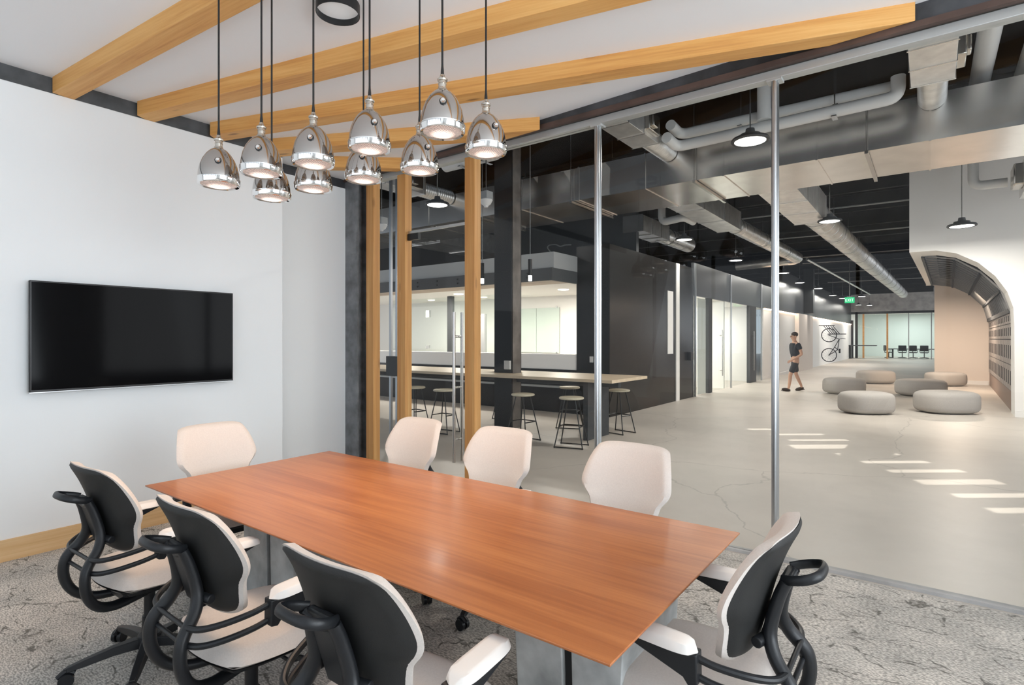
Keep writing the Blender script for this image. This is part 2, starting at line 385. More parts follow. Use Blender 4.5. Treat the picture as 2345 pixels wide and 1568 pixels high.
def carpet_mat():
    m = bpy.data.materials.new('crackle_carpet'); m.use_nodes = True; nt = m.node_tree; N = nt.nodes; L = nt.links
    b = N['Principled BSDF']; b.inputs['Roughness'].default_value = 0.95; b.inputs['Specular IOR Level'].default_value = 0.1
    tc = N.new('ShaderNodeTexCoord')
    n = N.new('ShaderNodeTexNoise'); n.inputs['Scale'].default_value = 3.0; n.inputs['Detail'].default_value = 5
    L.new(tc.outputs['Object'], n.inputs['Vector'])
    big = N.new('ShaderNodeValToRGB')
    big.color_ramp.elements[0].position = 0.3; big.color_ramp.elements[0].color = (0.41, 0.395, 0.365, 1)
    big.color_ramp.elements[1].position = 0.7; big.color_ramp.elements[1].color = (0.64, 0.60, 0.545, 1)
    L.new(n.outputs[0], big.inputs[0])
    # fine tufts
    t = N.new('ShaderNodeTexNoise'); t.inputs['Scale'].default_value = 140; t.inputs['Detail'].default_value = 2
    mpt = N.new('ShaderNodeMapping'); mpt.inputs['Scale'].default_value = (0.45, 1.0, 1.0); L.new(tc.outputs['Object'], mpt.inputs[0]); L.new(mpt.outputs[0], t.inputs['Vector'])
    tr = N.new('ShaderNodeMapRange'); tr.inputs[1].default_value = 0.40; tr.inputs[2].default_value = 0.60; tr.inputs[3].default_value = 0.55; tr.inputs[4].default_value = 1.15
    L.new(t.outputs[0], tr.inputs[0])
    # cracks, wobbling
    wob = N.new('ShaderNodeTexNoise'); wob.inputs['Scale'].default_value = 9; wob.inputs['Detail'].default_value = 4
    L.new(tc.outputs['Object'], wob.inputs['Vector'])
    ws = N.new('ShaderNodeVectorMath'); ws.operation = 'SCALE'; ws.inputs['Scale'].default_value = 0.10; L.new(wob.outputs['Color'], ws.inputs[0])
    wa = N.new('ShaderNodeVectorMath'); wa.operation = 'ADD'; L.new(tc.outputs['Object'], wa.inputs[0]); L.new(ws.outputs[0], wa.inputs[1])
    fac = None
    for scl, th, rot, stretch in ((3.6, 0.006, 0.3, 0.36), (6.5, 0.008, -0.6, 0.42)):
        mp = N.new('ShaderNodeMapping'); mp.inputs['Rotation'].default_value = (0, 0, rot); mp.inputs['Scale'].default_value = (stretch, 1, 1)
        L.new(wa.outputs[0], mp.inputs[0])
        v = N.new('ShaderNodeTexVoronoi'); v.feature = 'DISTANCE_TO_EDGE'; v.inputs['Scale'].default_value = scl; L.new(mp.outputs[0], v.inputs['Vector'])
        r = N.new('ShaderNodeMapRange'); r.inputs[1].default_value = th; r.inputs[2].default_value = th * 3.2; r.inputs[3].default_value = 1; r.inputs[4].default_value = 0
        L.new(v.outputs['Distance'], r.inputs[0])
        # break the lines up
        bn = N.new('ShaderNodeTexNoise'); bn.inputs['Scale'].default_value = 5.0 + scl; bn.inputs['Detail'].default_value = 2; L.new(tc.outputs['Object'], bn.inputs['Vector'])
        br = N.new('ShaderNodeMapRange'); br.inputs[1].default_value = 0.46; br.inputs[2].default_value = 0.58; L.new(bn.outputs[0], br.inputs[0])
        mm = N.new('ShaderNodeMath'); mm.operation = 'MULTIPLY'; L.new(r.outputs[0], mm.inputs[0]); L.new(br.outputs[0], mm.inputs[1])
        if fac is None: fac = mm.outputs[0]
        else:
            mx = N.new('ShaderNodeMath'); mx.operation = 'MAXIMUM'; L.new(fac, mx.inputs[0]); L.new(mm.outputs[0], mx.inputs[1]); fac = mx.outputs[0]
    x = N.new('ShaderNodeVectorMath'); x.operation = 'SCALE'; L.new(big.outputs[0], x.inputs[0]); L.new(tr.outputs[0], x.inputs['Scale'])
    mix = N.new('ShaderNodeMix'); mix.data_type = 'RGBA'; mix.inputs[7].default_value = (0.09, 0.085, 0.075, 1)
    sf = N.new('ShaderNodeMath'); sf.operation = 'MULTIPLY'; sf.inputs[1].default_value = 0.8; L.new(fac, sf.inputs[0])
    L.new(sf.outputs[0], mix.inputs['Factor']); L.new(x.outputs[0], mix.inputs[6]); L.new(mix.outputs[2], b.inputs['Base Color'])
    bp = N.new('ShaderNodeBump'); bp.inputs['Strength'].default_value = 0.3; bp.inputs['Distance'].default_value = 0.004; L.new(t.outputs[0], bp.inputs['Height']); L.new(bp.outputs[0], b.inputs['Normal'])
    return m
M['carpet'] = carpet_mat()

def floor_mat():
    m = bpy.data.materials.new('polished_concrete'); m.use_nodes = True; nt = m.node_tree; N = nt.nodes; L = nt.links
    b = N['Principled BSDF']; b.inputs['Specular IOR Level'].default_value = 0.45
    tc = N.new('ShaderNodeTexCoord')
    n = N.new('ShaderNodeTexNoise'); n.inputs['Scale'].default_value = 0.55; n.inputs['Detail'].default_value = 7; n.inputs['Roughness'].default_value = 0.62
    L.new(tc.outputs['Object'], n.inputs['Vector'])
    cr = N.new('ShaderNodeValToRGB')
    cr.color_ramp.elements[0].position = 0.32; cr.color_ramp.elements[0].color = (0.43, 0.392, 0.348, 1)
    cr.color_ramp.elements[1].position = 0.68; cr.color_ramp.elements[1].color = (0.56, 0.513, 0.458, 1)
    L.new(n.outputs[0], cr.inputs[0])
    wob = N.new('ShaderNodeTexNoise'); wob.inputs['Scale'].default_value = 1.1; wob.inputs['Detail'].default_value = 6; L.new(tc.outputs['Object'], wob.inputs['Vector'])
    ws = N.new('ShaderNodeVectorMath'); ws.operation = 'SCALE'; ws.inputs['Scale'].default_value = 0.7; L.new(wob.outputs['Color'], ws.inputs[0])
    wa = N.new('ShaderNodeVectorMath'); wa.operation = 'ADD'; L.new(tc.outputs['Object'], wa.inputs[0]); L.new(ws.outputs[0], wa.inputs[1])
    v = N.new('ShaderNodeTexVoronoi'); v.feature = 'DISTANCE_TO_EDGE'; v.inputs['Scale'].default_value = 0.22; L.new(wa.outputs[0], v.inputs['Vector'])
    r = N.new('ShaderNodeMapRange'); r.inputs[1].default_value = 0.0008; r.inputs[2].default_value = 0.0028; r.inputs[3].default_value = 0.45; r.inputs[4].default_value = 0
    L.new(v.outputs['Distance'], r.inputs[0])
    mix = N.new('ShaderNodeMix'); mix.data_type = 'RGBA'; mix.inputs[7].default_value = (0.22, 0.20, 0.18, 1)
    L.new(r.outputs[0], mix.inputs['Factor']); L.new(cr.outputs[0], mix.inputs[6]); L.new(mix.outputs[2], b.inputs['Base Color'])
    rr = N.new('ShaderNodeMapRange'); rr.inputs[3].default_value = 0.34; rr.inputs[4].default_value = 0.5; L.new(n.outputs[0], rr.inputs[0]); L.new(rr.outputs[0], b.inputs['Roughness'])
    return m
M['floor'] = floor_mat()

# ------------------------------------------------------------------ meeting room shell
def ceil_z(x): return 3.465 + 0.022 * (x + 5.16)
GY = 4.26                      # plane of the glass wall
struct(MB().box(-17, 9, 4.20, 62, -0.12, 0).build('floor', M['floor'], smooth=False), 'pale polished concrete floor of the hall beyond the glass', 'floor')
struct(MB().box(-6.2, 3.6, -2.6, 4.20, -0.12, 0.0).build('floor_carpet', M['carpet'], smooth=False), 'grey crackle-patterned carpet under the meeting table', 'carpet')
struct(MB().box(-5.36, -5.16, -2.6, 3.087, 0, 3.35).build('wall_left', M['wall'], bevel=0.004), 'white wall the television hangs on', 'wall')
struct(MB().box(-5.83, -5.63, 3.0, 4.20, 0, 3.35).build('wall_recess', M['wall']), 'narrow recessed white wall beside the steel column', 'wall')
struct(MB().box(-5.63, -5.36, 2.95, 3.087, 0, 3.35).build('wall_return', M['wall']), 'short return of the white wall at the recess', 'wall')
# ceiling slab, slightly rising to the right
cb = MB()
cb.hexa([(-6.0, -2.6, ceil_z(-6.0)), (3.6, -2.6, ceil_z(3.6)), (3.6, 4.20, ceil_z(3.6)), (-6.0, 4.20, ceil_z(-6.0)),
         (-6.0, -2.6, 3.75), (3.6, -2.6, 3.85), (3.6, 4.20, 3.85), (-6.0, 4.20, 3.75)])
struct(cb.build('ceiling', M['ceil'], smooth=False), 'white sloping ceiling of the meeting room', 'ceiling')
# rear wall with a wide window opening behind the camera
rw = MB(); rw.box(-6.0, 3.6, -2.6, -2.45, 0, 0.6).box(-6.0, 3.6, -2.6, -2.45, 3.15, 3.6).box(-6.0, -4.6, -2.6, -2.45, 0.6, 3.15).box(1.4, 3.6, -2.6, -2.45, 0.6, 3.15)
struct(rw.build('wall_rear', M['wall'], smooth=False), 'white wall with the window opening behind the viewer', 'wall')
wf = MB()
for x in (-4.6, -3.4, -2.2, -1.0, 0.2, 1.36): wf.box(x, x + 0.05, -2.58, -2.50, 0.6, 3.15)
struct(wf.build('window_1', M['blackmetal'], smooth=False), 'dark mullions of the window behind the viewer', 'window')
sw = MB(); sw.box(3.45, 3.6, -2.45, 4.20, 0, 0.6).box(3.45, 3.6, -2.45, 4.20, 3.15, 3.65).box(3.45, 3.6, -2.45, -0.8, 0.6, 3.15).box(3.45, 3.6, 3.2, 4.20, 0.6, 3.15)
struct(sw.build('wall_right', M['wall'], smooth=False), 'white wall to the right of the viewer', 'wall')
struct(MB().box(-5.16, -5.145, -2.45, 3.087, 0, 0.15).build('baseboard_left', M['base'], loc=None, smooth=False), 'oak baseboard along the television wall', 'baseboard')
bb = bpy.data.objects['baseboard_left']
# grain along the wall: mesh turned so that its local X runs along the wall
def along(o, origin, ang):
    T = Matrix.Translation(origin) @ Matrix.Rotation(ang, 4, 'Z')
    o.data.transform(T.inverted()); o.matrix_world = T
along(bb, Vector((-5.16, 0, 0)), R(90))
# dark blocking above the wall, between the beams
struct(MB().box(-5.20, -5.165, -2.45, 3.087, 3.35, 3.50).build('trim_1', M['blockgrey'], smooth=False), 'dark grey blocking strip above the television wall', 'blocking')
struct(MB().box(-5.70, -5.64, 3.087, 4.18, 3.35, 3.50).build('trim_2', M['rawsteel'], smooth=False), 'dark steel plate above the recessed wall', 'blocking')

# fanning glulam beams: (front Y at wall, back Y at wall, end X, end Y front)
def beam(y0, y1, xe, ye, label, cut=True):
    a = Vector((-5.165, (y0 + y1) / 2, 0)); e = Vector((xe, ye, 0)); d = (e - a); ln = d.length; ang = math.atan2(d.y, d.x)
    w = (y1 - y0) * math.cos(ang); h = 0.115
    mb = MB()
    s = math.tan(ang)      # ends cut parallel to the wall / the header
    x0a = (w / 2) * s; x0b = -(w / 2) * s
    if cut: x1a = ln - (w / 2) / max(s, 0.05); x1b = ln + (w / 2) / max(s, 0.05); x1a, x1b = ln + (w/2)/max(s,0.05), ln - (w/2)/max(s,0.05)
    else: x1a = x1b = ln
    def zz(x): return ceil_z(-5.165 + x * math.cos(ang))
    P = [(x0a, -w / 2), (x1a, -w / 2), (x1b, w / 2), (x0b, w / 2)]
    mb.hexa([(x, y, zz(x) - h) for x, y in P] + [(x, y, zz(x) + 0.03) for x, y in P])
    o = mb.build('ceiling_beam', M['glulam'], bevel=0.004)
    o.location = a; o.rotation_euler = (0, 0, ang)
    return tag(o, label, 'beam', 'fanning timber ceiling beams')
beam(1.26, 1.40, 3.4, 1.98 + 0.25, 'honey-coloured timber beam nearest the viewer, steepest of the fan, above the television', False)
beam(1.79, 1.945, 3.4, 4.1, 'second timber beam of the fan, crossing above the lamp cords', False)
beam(2.345, 2.508, -0.30, 4.15, 'long timber beam of the fan ending at the dark header at upper right')
beam(2.85, 3.06, -2.97, 4.12, 'fourth timber beam of the fan, ending above the rightmost pendant lamp')
beam(3.45, 3.62, -4.55, 4.12, 'shortest timber beam of the fan, near the corner steel column')

# round downlight on the ceiling
dl = thing('downlight', 'round white downlight with a black rim on the white ceiling', 'ceiling light', (-2.79, 2.02, ceil_z(-2.79)))
MB().lathe([(0.120, 0.01), (0.125, 0.01), (0.125, -0.06), (0.120, -0.06), (0.120, 0.01)], 40).build('rim', M['blackmetal'], dl)
MB().lathe([(0.0, -0.022), (0.1195, -0.022), (0.1195, 0.0), (0.0, 0.0)], 40).build('diffuser', M['canopywhite'], dl)

# ------------------------------------------------------------------ glass wall
hb = MB()
x0, x1 = -6.0, 3.6
hb.hexa([(x0, 4.18, 3.445), (x1, 4.18, 3.445), (x1, 4.36, 3.445), (x0, 4.36, 3.445), (x0, 4.18, 3.72), (x1, 4.18, 3.80), (x1, 4.36, 3.80), (x0, 4.36, 3.72)])
struct(hb.build('trim_3', M['rawsteel'], smooth=False), 'dark steel header beam above the glass wall', 'header')
struct(MB().box(x0, x1, 4.16, 4.20, 3.425, 3.465).build('trim_4', M['rustedge'], smooth=False), 'brown steel angle along the underside of the header', 'trim')
struct(MB().box(-5.40, x1, 4.215, 4.305, 3.365, 3.425).build('trim_5', M['rail'], bevel=0.004), 'satin metal head rail of the glass wall', 'rail')
struct(MB().box(-5.40, -4.765, 4.225, 4.295, 0.0, 0.02).box(-3.60, x1, 4.225, 4.295, 0.0, 0.02).build('trim_6', M['conc'], smooth=False), 'floor channel of the glass wall', 'trim')
# steel column in the corner (H section)
hc = thing('steel_column', 'dark mill-steel column in the corner between white wall and glass', 'column', (-5.53, 4.27, 0))
MB().box(-0.135, 0.135, -0.09, -0.075, 0, 3.445).build('flange', M['colsteel'], hc)
MB().box(-0.135, 0.135, 0.075, 0.09, 0, 3.445).build('flange', M['colsteel'], hc)
MB().box(-0.010, 0.010, -0.075, 0.075, 0, 3.445).build('web', M['colsteel'], hc)
MB().box(0.02, 0.125, -0.098, -0.09, 2.55, 2.80).build('gusset_plate', M['colsteel'], hc)

def tpost(x, label):
    o = MB().box(0, 3.365, -0.05, 0.05, -0.065, 0.065).build('timber_post', M['post'], bevel=0.005)
    o.location = (x, GY, 0.0); o.rotation_euler = (0, R(-90), 0)
    return tag(o, label, 'post', 'timber posts of the glass wall')
tpost(-5.215, 'warm timber post closest to the corner steel column')
tpost(-4.68, 'timber post at the hinge side of the glass door')
tpost(-3.68, 'timber post beside the long door pull, latch side of the door')

def mull(x, label):
    r = thing('aluminium_mullion', label, 'mullion', (x, GY, 0), 0, 'aluminium mullions of the glass wall')
    MB().lathe([(0.021, 0.02), (0.021, 3.365)], 20, (0, -0.022, 0)).lathe([(0.021, 0.02), (0.021, 3.365)], 20, (0, 0.022, 0)).build('shaft', M['alu'], r)
    MB().box(-0.05, 0.05, -0.045, 0.045, 3.35, 3.37).build('cap_plate', M['rail'], r, bevel=0.003)
    MB().box(-0.04, 0.04, -0.042, 0.042, 0.0, 0.02).build('foot_plate', M['rail'], r, bevel=0.003)
mull(-2.27, 'slim aluminium mullion rising behind the far row of chairs')
mull(-0.873, 'aluminium mullion rising behind the chair at the table head')
panes = [(-5.40, -5.28), (-5.15, -4.745), (-3.615, -2.295), (-2.245, -0.898), (-0.848, 3.45)]
for i, (a, b) in enumerate(panes):
    struct(MB().box(a, b, GY - 0.006, GY + 0.006, 0.02, 3.365).build('window_%d' % (i + 2), M['glass'], smooth=False), 'clear glass pane of the meeting room wall', 'glass pane')
struct(MB().box(-4.615, -3.745, GY - 0.006, GY + 0.006, 2.735, 3.365).build('window_8', M['glass'], smooth=False), 'clear glass transom above the door', 'glass pane')
# glass door
dr = thing('door_1', 'frameless glass door with tall steel pull between timber posts', 'door', (-4.615, GY, 0))
dr['kind'] = 'structure'
MB().box(0.0, 0.87, -0.006, 0.006, 0.012, 2.70).build('door_leaf', M['glass'], dr, smooth=False)
MB().box(0.0, 0.87, -0.010, 0.010, 2.705, 2.732).build('head_strip', M['alu'], dr, smooth=False)
MB().box(0.0, 0.17, -0.02, 0.02, 2.63, 2.70).build('pivot_fitting', M['blackplastic'], dr, bevel=0.003)
MB().box(0.0, 0.17, -0.02, 0.02, 0.012, 0.08).build('pivot_fitting', M['blackplastic'], dr, bevel=0.003)
for sy in (-1, 1):
    h = MB().tube([(0.735, sy * 0.06, 0.29), (0.735, sy * 0.06, 1.82)], 0.0165, 16).build('pull_bar', M['steel'], dr)
    for z in (0.52, 1.05, 1.57):
        MB().tube([(0.735, sy * 0.004, z), (0.735, sy * 0.06, z)], 0.011, 12).build('standoff', M['steel'], h)

# slim double channel seen between the first two posts, on a glass screen beyond
sc = thing('glass_screen', 'free-standing glass screen with two slim steel channels beyond the posts', 'glass screen', (-6.55, 5.75, 0), 0)
for dx in (-0.07, 0.07):
    MB().box(dx - 0.017, dx + 0.017, -0.02, 0.02, 0, 4.0).build('channel', M['alu'], sc)
MB().box(-0.15, 0.15, -0.03, 0.03, 0.98, 1.28).build('lock_box', M['darkgrey'], sc, bevel=0.004)

# ------------------------------------------------------------------ television
tv = thing('television', 'large black flat television on the white wall', 'television', (-5.138, 1.836, 1.565))
MB().box(0.018, 0.055, -0.72, 0.72, -0.398, 0.398).build('casing', M['bezel'], tv, bevel=0.006)
MB().box(0.0552, 0.0562, -0.708, 0.708, -0.382, 0.388).build('screen', M['screen'], tv, smooth=False)
MB().box(-0.02, 0.03, -0.28, 0.28, -0.2, 0.2).build('wall_bracket', M['blackmetal'], tv, smooth=False)
MB().box(0.046, 0.057, -0.72, 0.72, -0.402, -0.396).build('trim_strip', M['alu'], tv, smooth=False)

# ------------------------------------------------------------------ conference table
tb = thing('conference_table', 'long reddish cherry-wood conference table on grey slab pedestals', 'table', (-2.05, 1.845, 0))
pl = [(-1.415, -0.59), (1.415, -0.59), (1.415, 0.59), (-1.415, 0.59)]
lo = [(x * 0.975, y * 0.94) for x, y in pl]
mb = MB().hexa([(x, y, 0.722) for x, y in lo] + [(x, y, 0.735) for x, y in pl])
mb.hexa([(x, y, 0.735) for x, y in pl] + [(x, y, 0.742) for x, y in pl])
mb.build('table_top', M['table'], tb, bevel=0.002)
def pedestal(cx, wt, wb):
    for s, tl in ((-1, 0.0), (1, 0.0)):
        mb = MB(); g = 0.018
        y = 0.24
        if s < 0: P = [(cx - wt, 0.71), (cx - g, 0.71), (cx - g + 0.02, 0.0), (cx - wb, 0.0)]
        else: P = [(cx + g, 0.71), (cx + wt, 0.71), (cx + wb, 0.0), (cx + g + 0.02, 0.0)]
        mb.prism(P, lambda a, b, d: (a, d, b), -y, y)
        mb.build('pedestal_slab', M['pedestal'], tb, bevel=0.004)
    MB().box(cx - 0.02, cx + 0.04, -0.22, 0.22, 0.0, 0.71).build('pedestal_core', M['blackmetal'], tb, smooth=False)
pedestal(1.07, 0.22, 0.18)
pedestal(-0.78, 0.26, 0.22)
MB().box(-1.1, 1.2, -0.03, 0.03, 0.665, 0.722).build('under_rail', M['blackmetal'], tb, smooth=False)

# ------------------------------------------------------------------ task chairs
def make_chair(label):
    t = thing('task_chair', label, 'chair', (0, 0, 0), 0, 'white and black task chairs round the table')
    wt = [(0.585, 0.152), (0.63, 0.178), (0.68, 0.191), (0.72, 0.206), (0.755, 0.236), (0.785, 0.250), (0.84, 0.246), (0.90, 0.232), (0.95, 0.216), (0.992, 0.200)]
    yt = [(0.585, -0.150), (0.70, -0.180), (0.80, -0.205), (0.90, -0.240), (0.992, -0.285)]
    cv = [(0.585, 0.040), (0.70, 0.050), (0.80, 0.062), (0.90, 0.050), (0.992, 0.032)]
    def back_grid(z0, z1, ws, off, puff, nr=34, nc=23, rnd=0.0):
        g = []
        for i in range(nr):
            s = i / (nr - 1); z = z0 + (z1 - z0) * s; w = smooth_table(wt, z) * ws - (0 if ws == 1.0 else 0.006); row = []
            for j in range(nc):
                u = -1 + 2 * j / (nc - 1)
                e = min(1.0, (1 - abs(u)) / 0.16, s / 0.07 + 0.0, (1 - s) / 0.07); e = max(e, 0.0); e = math.sqrt(max(0, 1 - (1 - e) ** 2))
                zz = z - rnd * (abs(u) ** 6) * (1 if s > 0.5 else -1) * (abs(2 * s - 1) ** 6)
                row.append(Vector((u * w, smooth_table(yt, z) + smooth_table(cv, z) * abs(u) ** 2.2 + off + puff * e, zz)))
            g.append(row)
        return g
    MB().sheet(back_grid(0.585, 0.992, 1.0, 0.0, 0.034, rnd=0.018), back_grid(0.585, 0.992, 1.0, 0.0, -0.004, rnd=0.018)).build('back_cushion', M['fabric'], t, ang=60)
    MB().sheet(back_grid(0.592, 0.986, 0.985, -0.0045, 0.0, rnd=0.018), back_grid(0.592, 0.986, 0.985, -0.0045, -0.013, rnd=0.018)).build('back_shell', M['shell'], t, ang=60)
    # centre track of the shell
    MB().box(-0.052, 0.052, -0.012, 0.012, -0.12, 0.11).build('back_track', M['blackplastic'], t, bevel=0.008)
    tr = t.children[-1]; tr.location = (0, -0.232, 0.745); tr.rotation_euler = (R(17), 0, 0)
    for s in (-1, 1):
        kn = MB().tube([(s * 0.075, -0.212, 0.665), (s * 0.118, -0.198, 0.663)], 0.017, 12).build('tilt_knob', M['blackplastic'], t, bevel=0.003)
    # seat
    def seat_grid(zc, puff, ws, y0, y1, nr=20, nc=19):
        g = []
        for i in range(nr):
            s = i / (nr - 1); v = -1 + 2 * s; row = []
            for j in range(nc):
                u = -1 + 2 * j / (nc - 1)
                # square -> rounded square
                x = u * math.sqrt(max(0, 1 - 0.32 * v * v)); y = v * math.sqrt(max(0, 1 - 0.32 * u * u))
                e = min(1.0, (1 - max(abs(u), abs(v))) / 0.28); e = math.sqrt(max(0, 1 - (1 - e) ** 2))
                yy = y0 + (y1 - y0) * (y + 1) / 2
                row.append(Vector((x * ws, yy, zc + puff * e - (0.03 * max(0, v - 0.45) ** 2 if puff > 0 else 0.0))))
            g.append(row)
        return g
    MB().sheet(seat_grid(0.452, 0.050, 0.265, -0.215, 0.265), seat_grid(0.452, -0.022, 0.265, -0.215, 0.265)).build('seat_cushion', M['fabric'], t, ang=60)
    MB().sheet(seat_grid(0.440, 0.0, 0.255, -0.21, 0.25), seat_grid(0.440, -0.035, 0.24, -0.20, 0.235)).build('seat_pan', M['blackplastic'], t, ang=50)
    # rear frame arms
    fr = MB()
    for s in (-1, 1):
        p = smoothpath([(s * 0.060, -0.268, 0.838), (s * 0.064, -0.246, 0.78), (s * 0.076, -0.228, 0.69), (s * 0.098, -0.244, 0.63), (s * 0.121, -0.293, 0.560),
                        (s * 0.126, -0.298, 0.475), (s * 0.116, -0.262, 0.400), (s * 0.092, -0.190, 0.362), (s * 0.066, -0.09, 0.360), (s * 0.05, 0.02, 0.375)], 6)
        n = len(p); fr.tube(p, [0.021 + 0.005 * math.sin(math.pi * i / (n - 1)) for i in range(n)], 12, flat=0.8)
    for z, y, w in ((0.60, -0.280, 0.112), (0.545, -0.285, 0.121)):
        fr.tube([(-w, y, z), (w, y, z)], 0.008, 10)
    fr.tube(smoothpath([(-0.060, -0.265, 0.832), (0, -0.258, 0.815), (0.060, -0.265, 0.832)], 6), 0.016, 10)
    fr.build('rear_frame', M['blackplastic'], t, ang=50)
    hl = smoothpath([(0.060, -0.258, 0.842), (0.074, -0.288, 0.851), (0.073, -0.326, 0.863), (0.042, -0.354, 0.874), (-0.042, -0.354, 0.874), (-0.073, -0.326, 0.863), (-0.074, -0.288, 0.851), (-0.060, -0.258, 0.842)], 6)
    MB().tube(hl, 0.0145, 12, flat=0.55, up=(0, 0, 1)).build('pull_handle', M['blackplastic'], t, ang=50)
    # arms
    for s in (-1, 1):
        pd = MB(); g1 = []; g2 = []
        for i in range(15):
            v = -1 + 2 * i / 14; r1 = []; r2 = []
            hw = 0.044 * (1 - abs(v) ** 5) ** 0.5 if abs(v) < 1 else 0.004
            hw = max(hw, 0.004)
            for j in range(9):
                u = -1 + 2 * j / 8
                e = min(1.0, (1 - max(abs(u), abs(v))) / 0.35); e = math.sqrt(max(0, 1 - (1 - e) ** 2))
                x = s * 0.275 + u * hw - s * 0.012 * v; y = 0.045 + 0.130 * v
                r1.append(Vector((x, y, 0.672 + 0.024 * e))); r2.append(Vector((x, y, 0.672 - 0.006 * e)))
            g1.append(r1); g2.append(r2)
        pd.sheet(g1, g2).build('arm_pad', M['armpad'], t, ang=60)
        MB().prism([(-0.084, 0.668), (0.155, 0.668), (0.150, 0.660), (-0.045, 0.595), (-0.060, 0.575), (-0.086, 0.580)], lambda a, b, d: (d, a, b), s * 0.275 - 0.024, s * 0.275 + 0.024).build('arm_bracket', M['blackplastic'], t, bevel=0.008, seg=3)
        for (za, ya, zb, yb) in ((0.650, -0.070, 0.600, -0.280), (0.598, -0.065, 0.545, -0.285)):
            MB().tube(smoothpath([(s * 0.272, ya, za), (s * 0.262, -0.13, za * 0.7 + zb * 0.3), (s * 0.226, -0.21, za * 0.36 + zb * 0.64), (s * 0.175, -0.262, za * 0.1 + zb * 0.9), (s * 0.112, yb, zb)], 6), 0.0105, 10).build('arm_tube', M['blackplastic'], t)
    # mechanism, cylinder, base
    MB().box(-0.085, 0.085, -0.14, 0.13, 0.355, 0.412).build('tilt_mechanism', M['blackplastic'], t, bevel=0.012)
    MB().tube(smoothpath([(0.10, 0.03, 0.385), (0.19, 0.045, 0.372), (0.235, 0.055, 0.392), (0.285, 0.06, 0.395)], 5), [0.008] * 8 + [0.010] * 3 + [0.014] * 5, 10, flat=0.6).build('height_lever', M['blackplastic'], t)
    MB().lathe([(0.015, 0.36), (0.024, 0.36), (0.024, 0.225), (0.031, 0.222), (0.033, 0.09), (0.0, 0.085)], 18).build('gas_cylinder', M['blackplastic'], t)
    bs = MB().lathe([(0.0, 0.135), (0.048, 0.135), (0.052, 0.12), (0.052, 0.075), (0.0, 0.07)], 20)
    ang = [R(90 + 72 * k + 20) for k in range(5)]
    for a in ang:
        c, s_ = math.cos(a), math.sin(a)
        pts = [(0.03, 0.105, 0.030, 0.022), (0.14, 0.100, 0.024, 0.018), (0.25, 0.083, 0.020, 0.014), (0.315, 0.072, 0.016, 0.010)]
        P = []
        for (r, z, w, h) in pts:
            P.append([Vector((c * r - s_ * q * w, s_ * r + c * q * w, z + e * h)) for (q, e) in ((-1, -1), (1, -1), (0.75, 1), (-0.75, 1))])
        vs = [v for ring in P for v in ring]; F = [(3, 2, 1, 0), (12, 13, 14, 15)]
        for i in range(3):
            for k in range(4): F.append((i * 4 + k, i * 4 + (k + 1) % 4, (i + 1) * 4 + (k + 1) % 4, (i + 1) * 4 + k))
        bs.add(vs, F)
    bs.build('star_base', M['blackplastic'], t, bevel=0.003)
    for k, a in enumerate(ang):
        c, s_ = math.cos(a), math.sin(a); cx, cy = c * 0.315, s_ * 0.315
        b2 = a + 1.1 + k
        dx, dy = math.cos(b2), math.sin(b2)
        cs = MB()
        for q in (-1, 1):
            cs.tube([(cx - dy * q * 0.006, cy + dx * q * 0.006, 0.030), (cx - dy * q * 0.024, cy + dx * q * 0.024, 0.030)], 0.030, 18)
        cs.tube([(cx, cy, 0.030), (cx, cy, 0.078)], 0.010, 8)
        cs.tube(smoothpath([(cx - dx * 0.03, cy - dy * 0.03, 0.045), (cx, cy, 0.066), (cx + dx * 0.03, cy + dy * 0.03, 0.050)], 4), 0.012, 8)
        cs.build('caster', M['blackplastic'], t)
    return t
ch = make_chair('white-seated task chair on the near side of the table, closest to the television wall')
ch.location = (-3.01, 1.11, 0); ch.rotation_euler = (0, 0, R(2))
dup(ch, (-2.07, 1.11, 0), R(-1), 'task chair in the middle of the near side of the table, showing its black back')
dup(ch, (-1.255, 1.12, 0), R(0), 'task chair nearest the viewer, its black back cut by the picture bottom')
dup(ch, (-0.605, 1.85, 0), R(90), 'task chair alone at the right head of the table, seen side-on')
dup(ch, (-2.85, 2.50, 0), R(180), 'white-backed task chair on the far side of the table, in front of the glass door')
dup(ch, (-2.115, 2.52, 0), R(182), 'white-backed task chair in the middle of the far side, in front of the door-pull post')
dup(ch, (-1.265, 2.51, 0), R(179), 'white-backed task chair on the far side, nearest the aluminium mullion')
dup(ch, (-3.535, 1.755, 0), R(-90), 'white-backed task chair at the left head of the table, against the television wall')

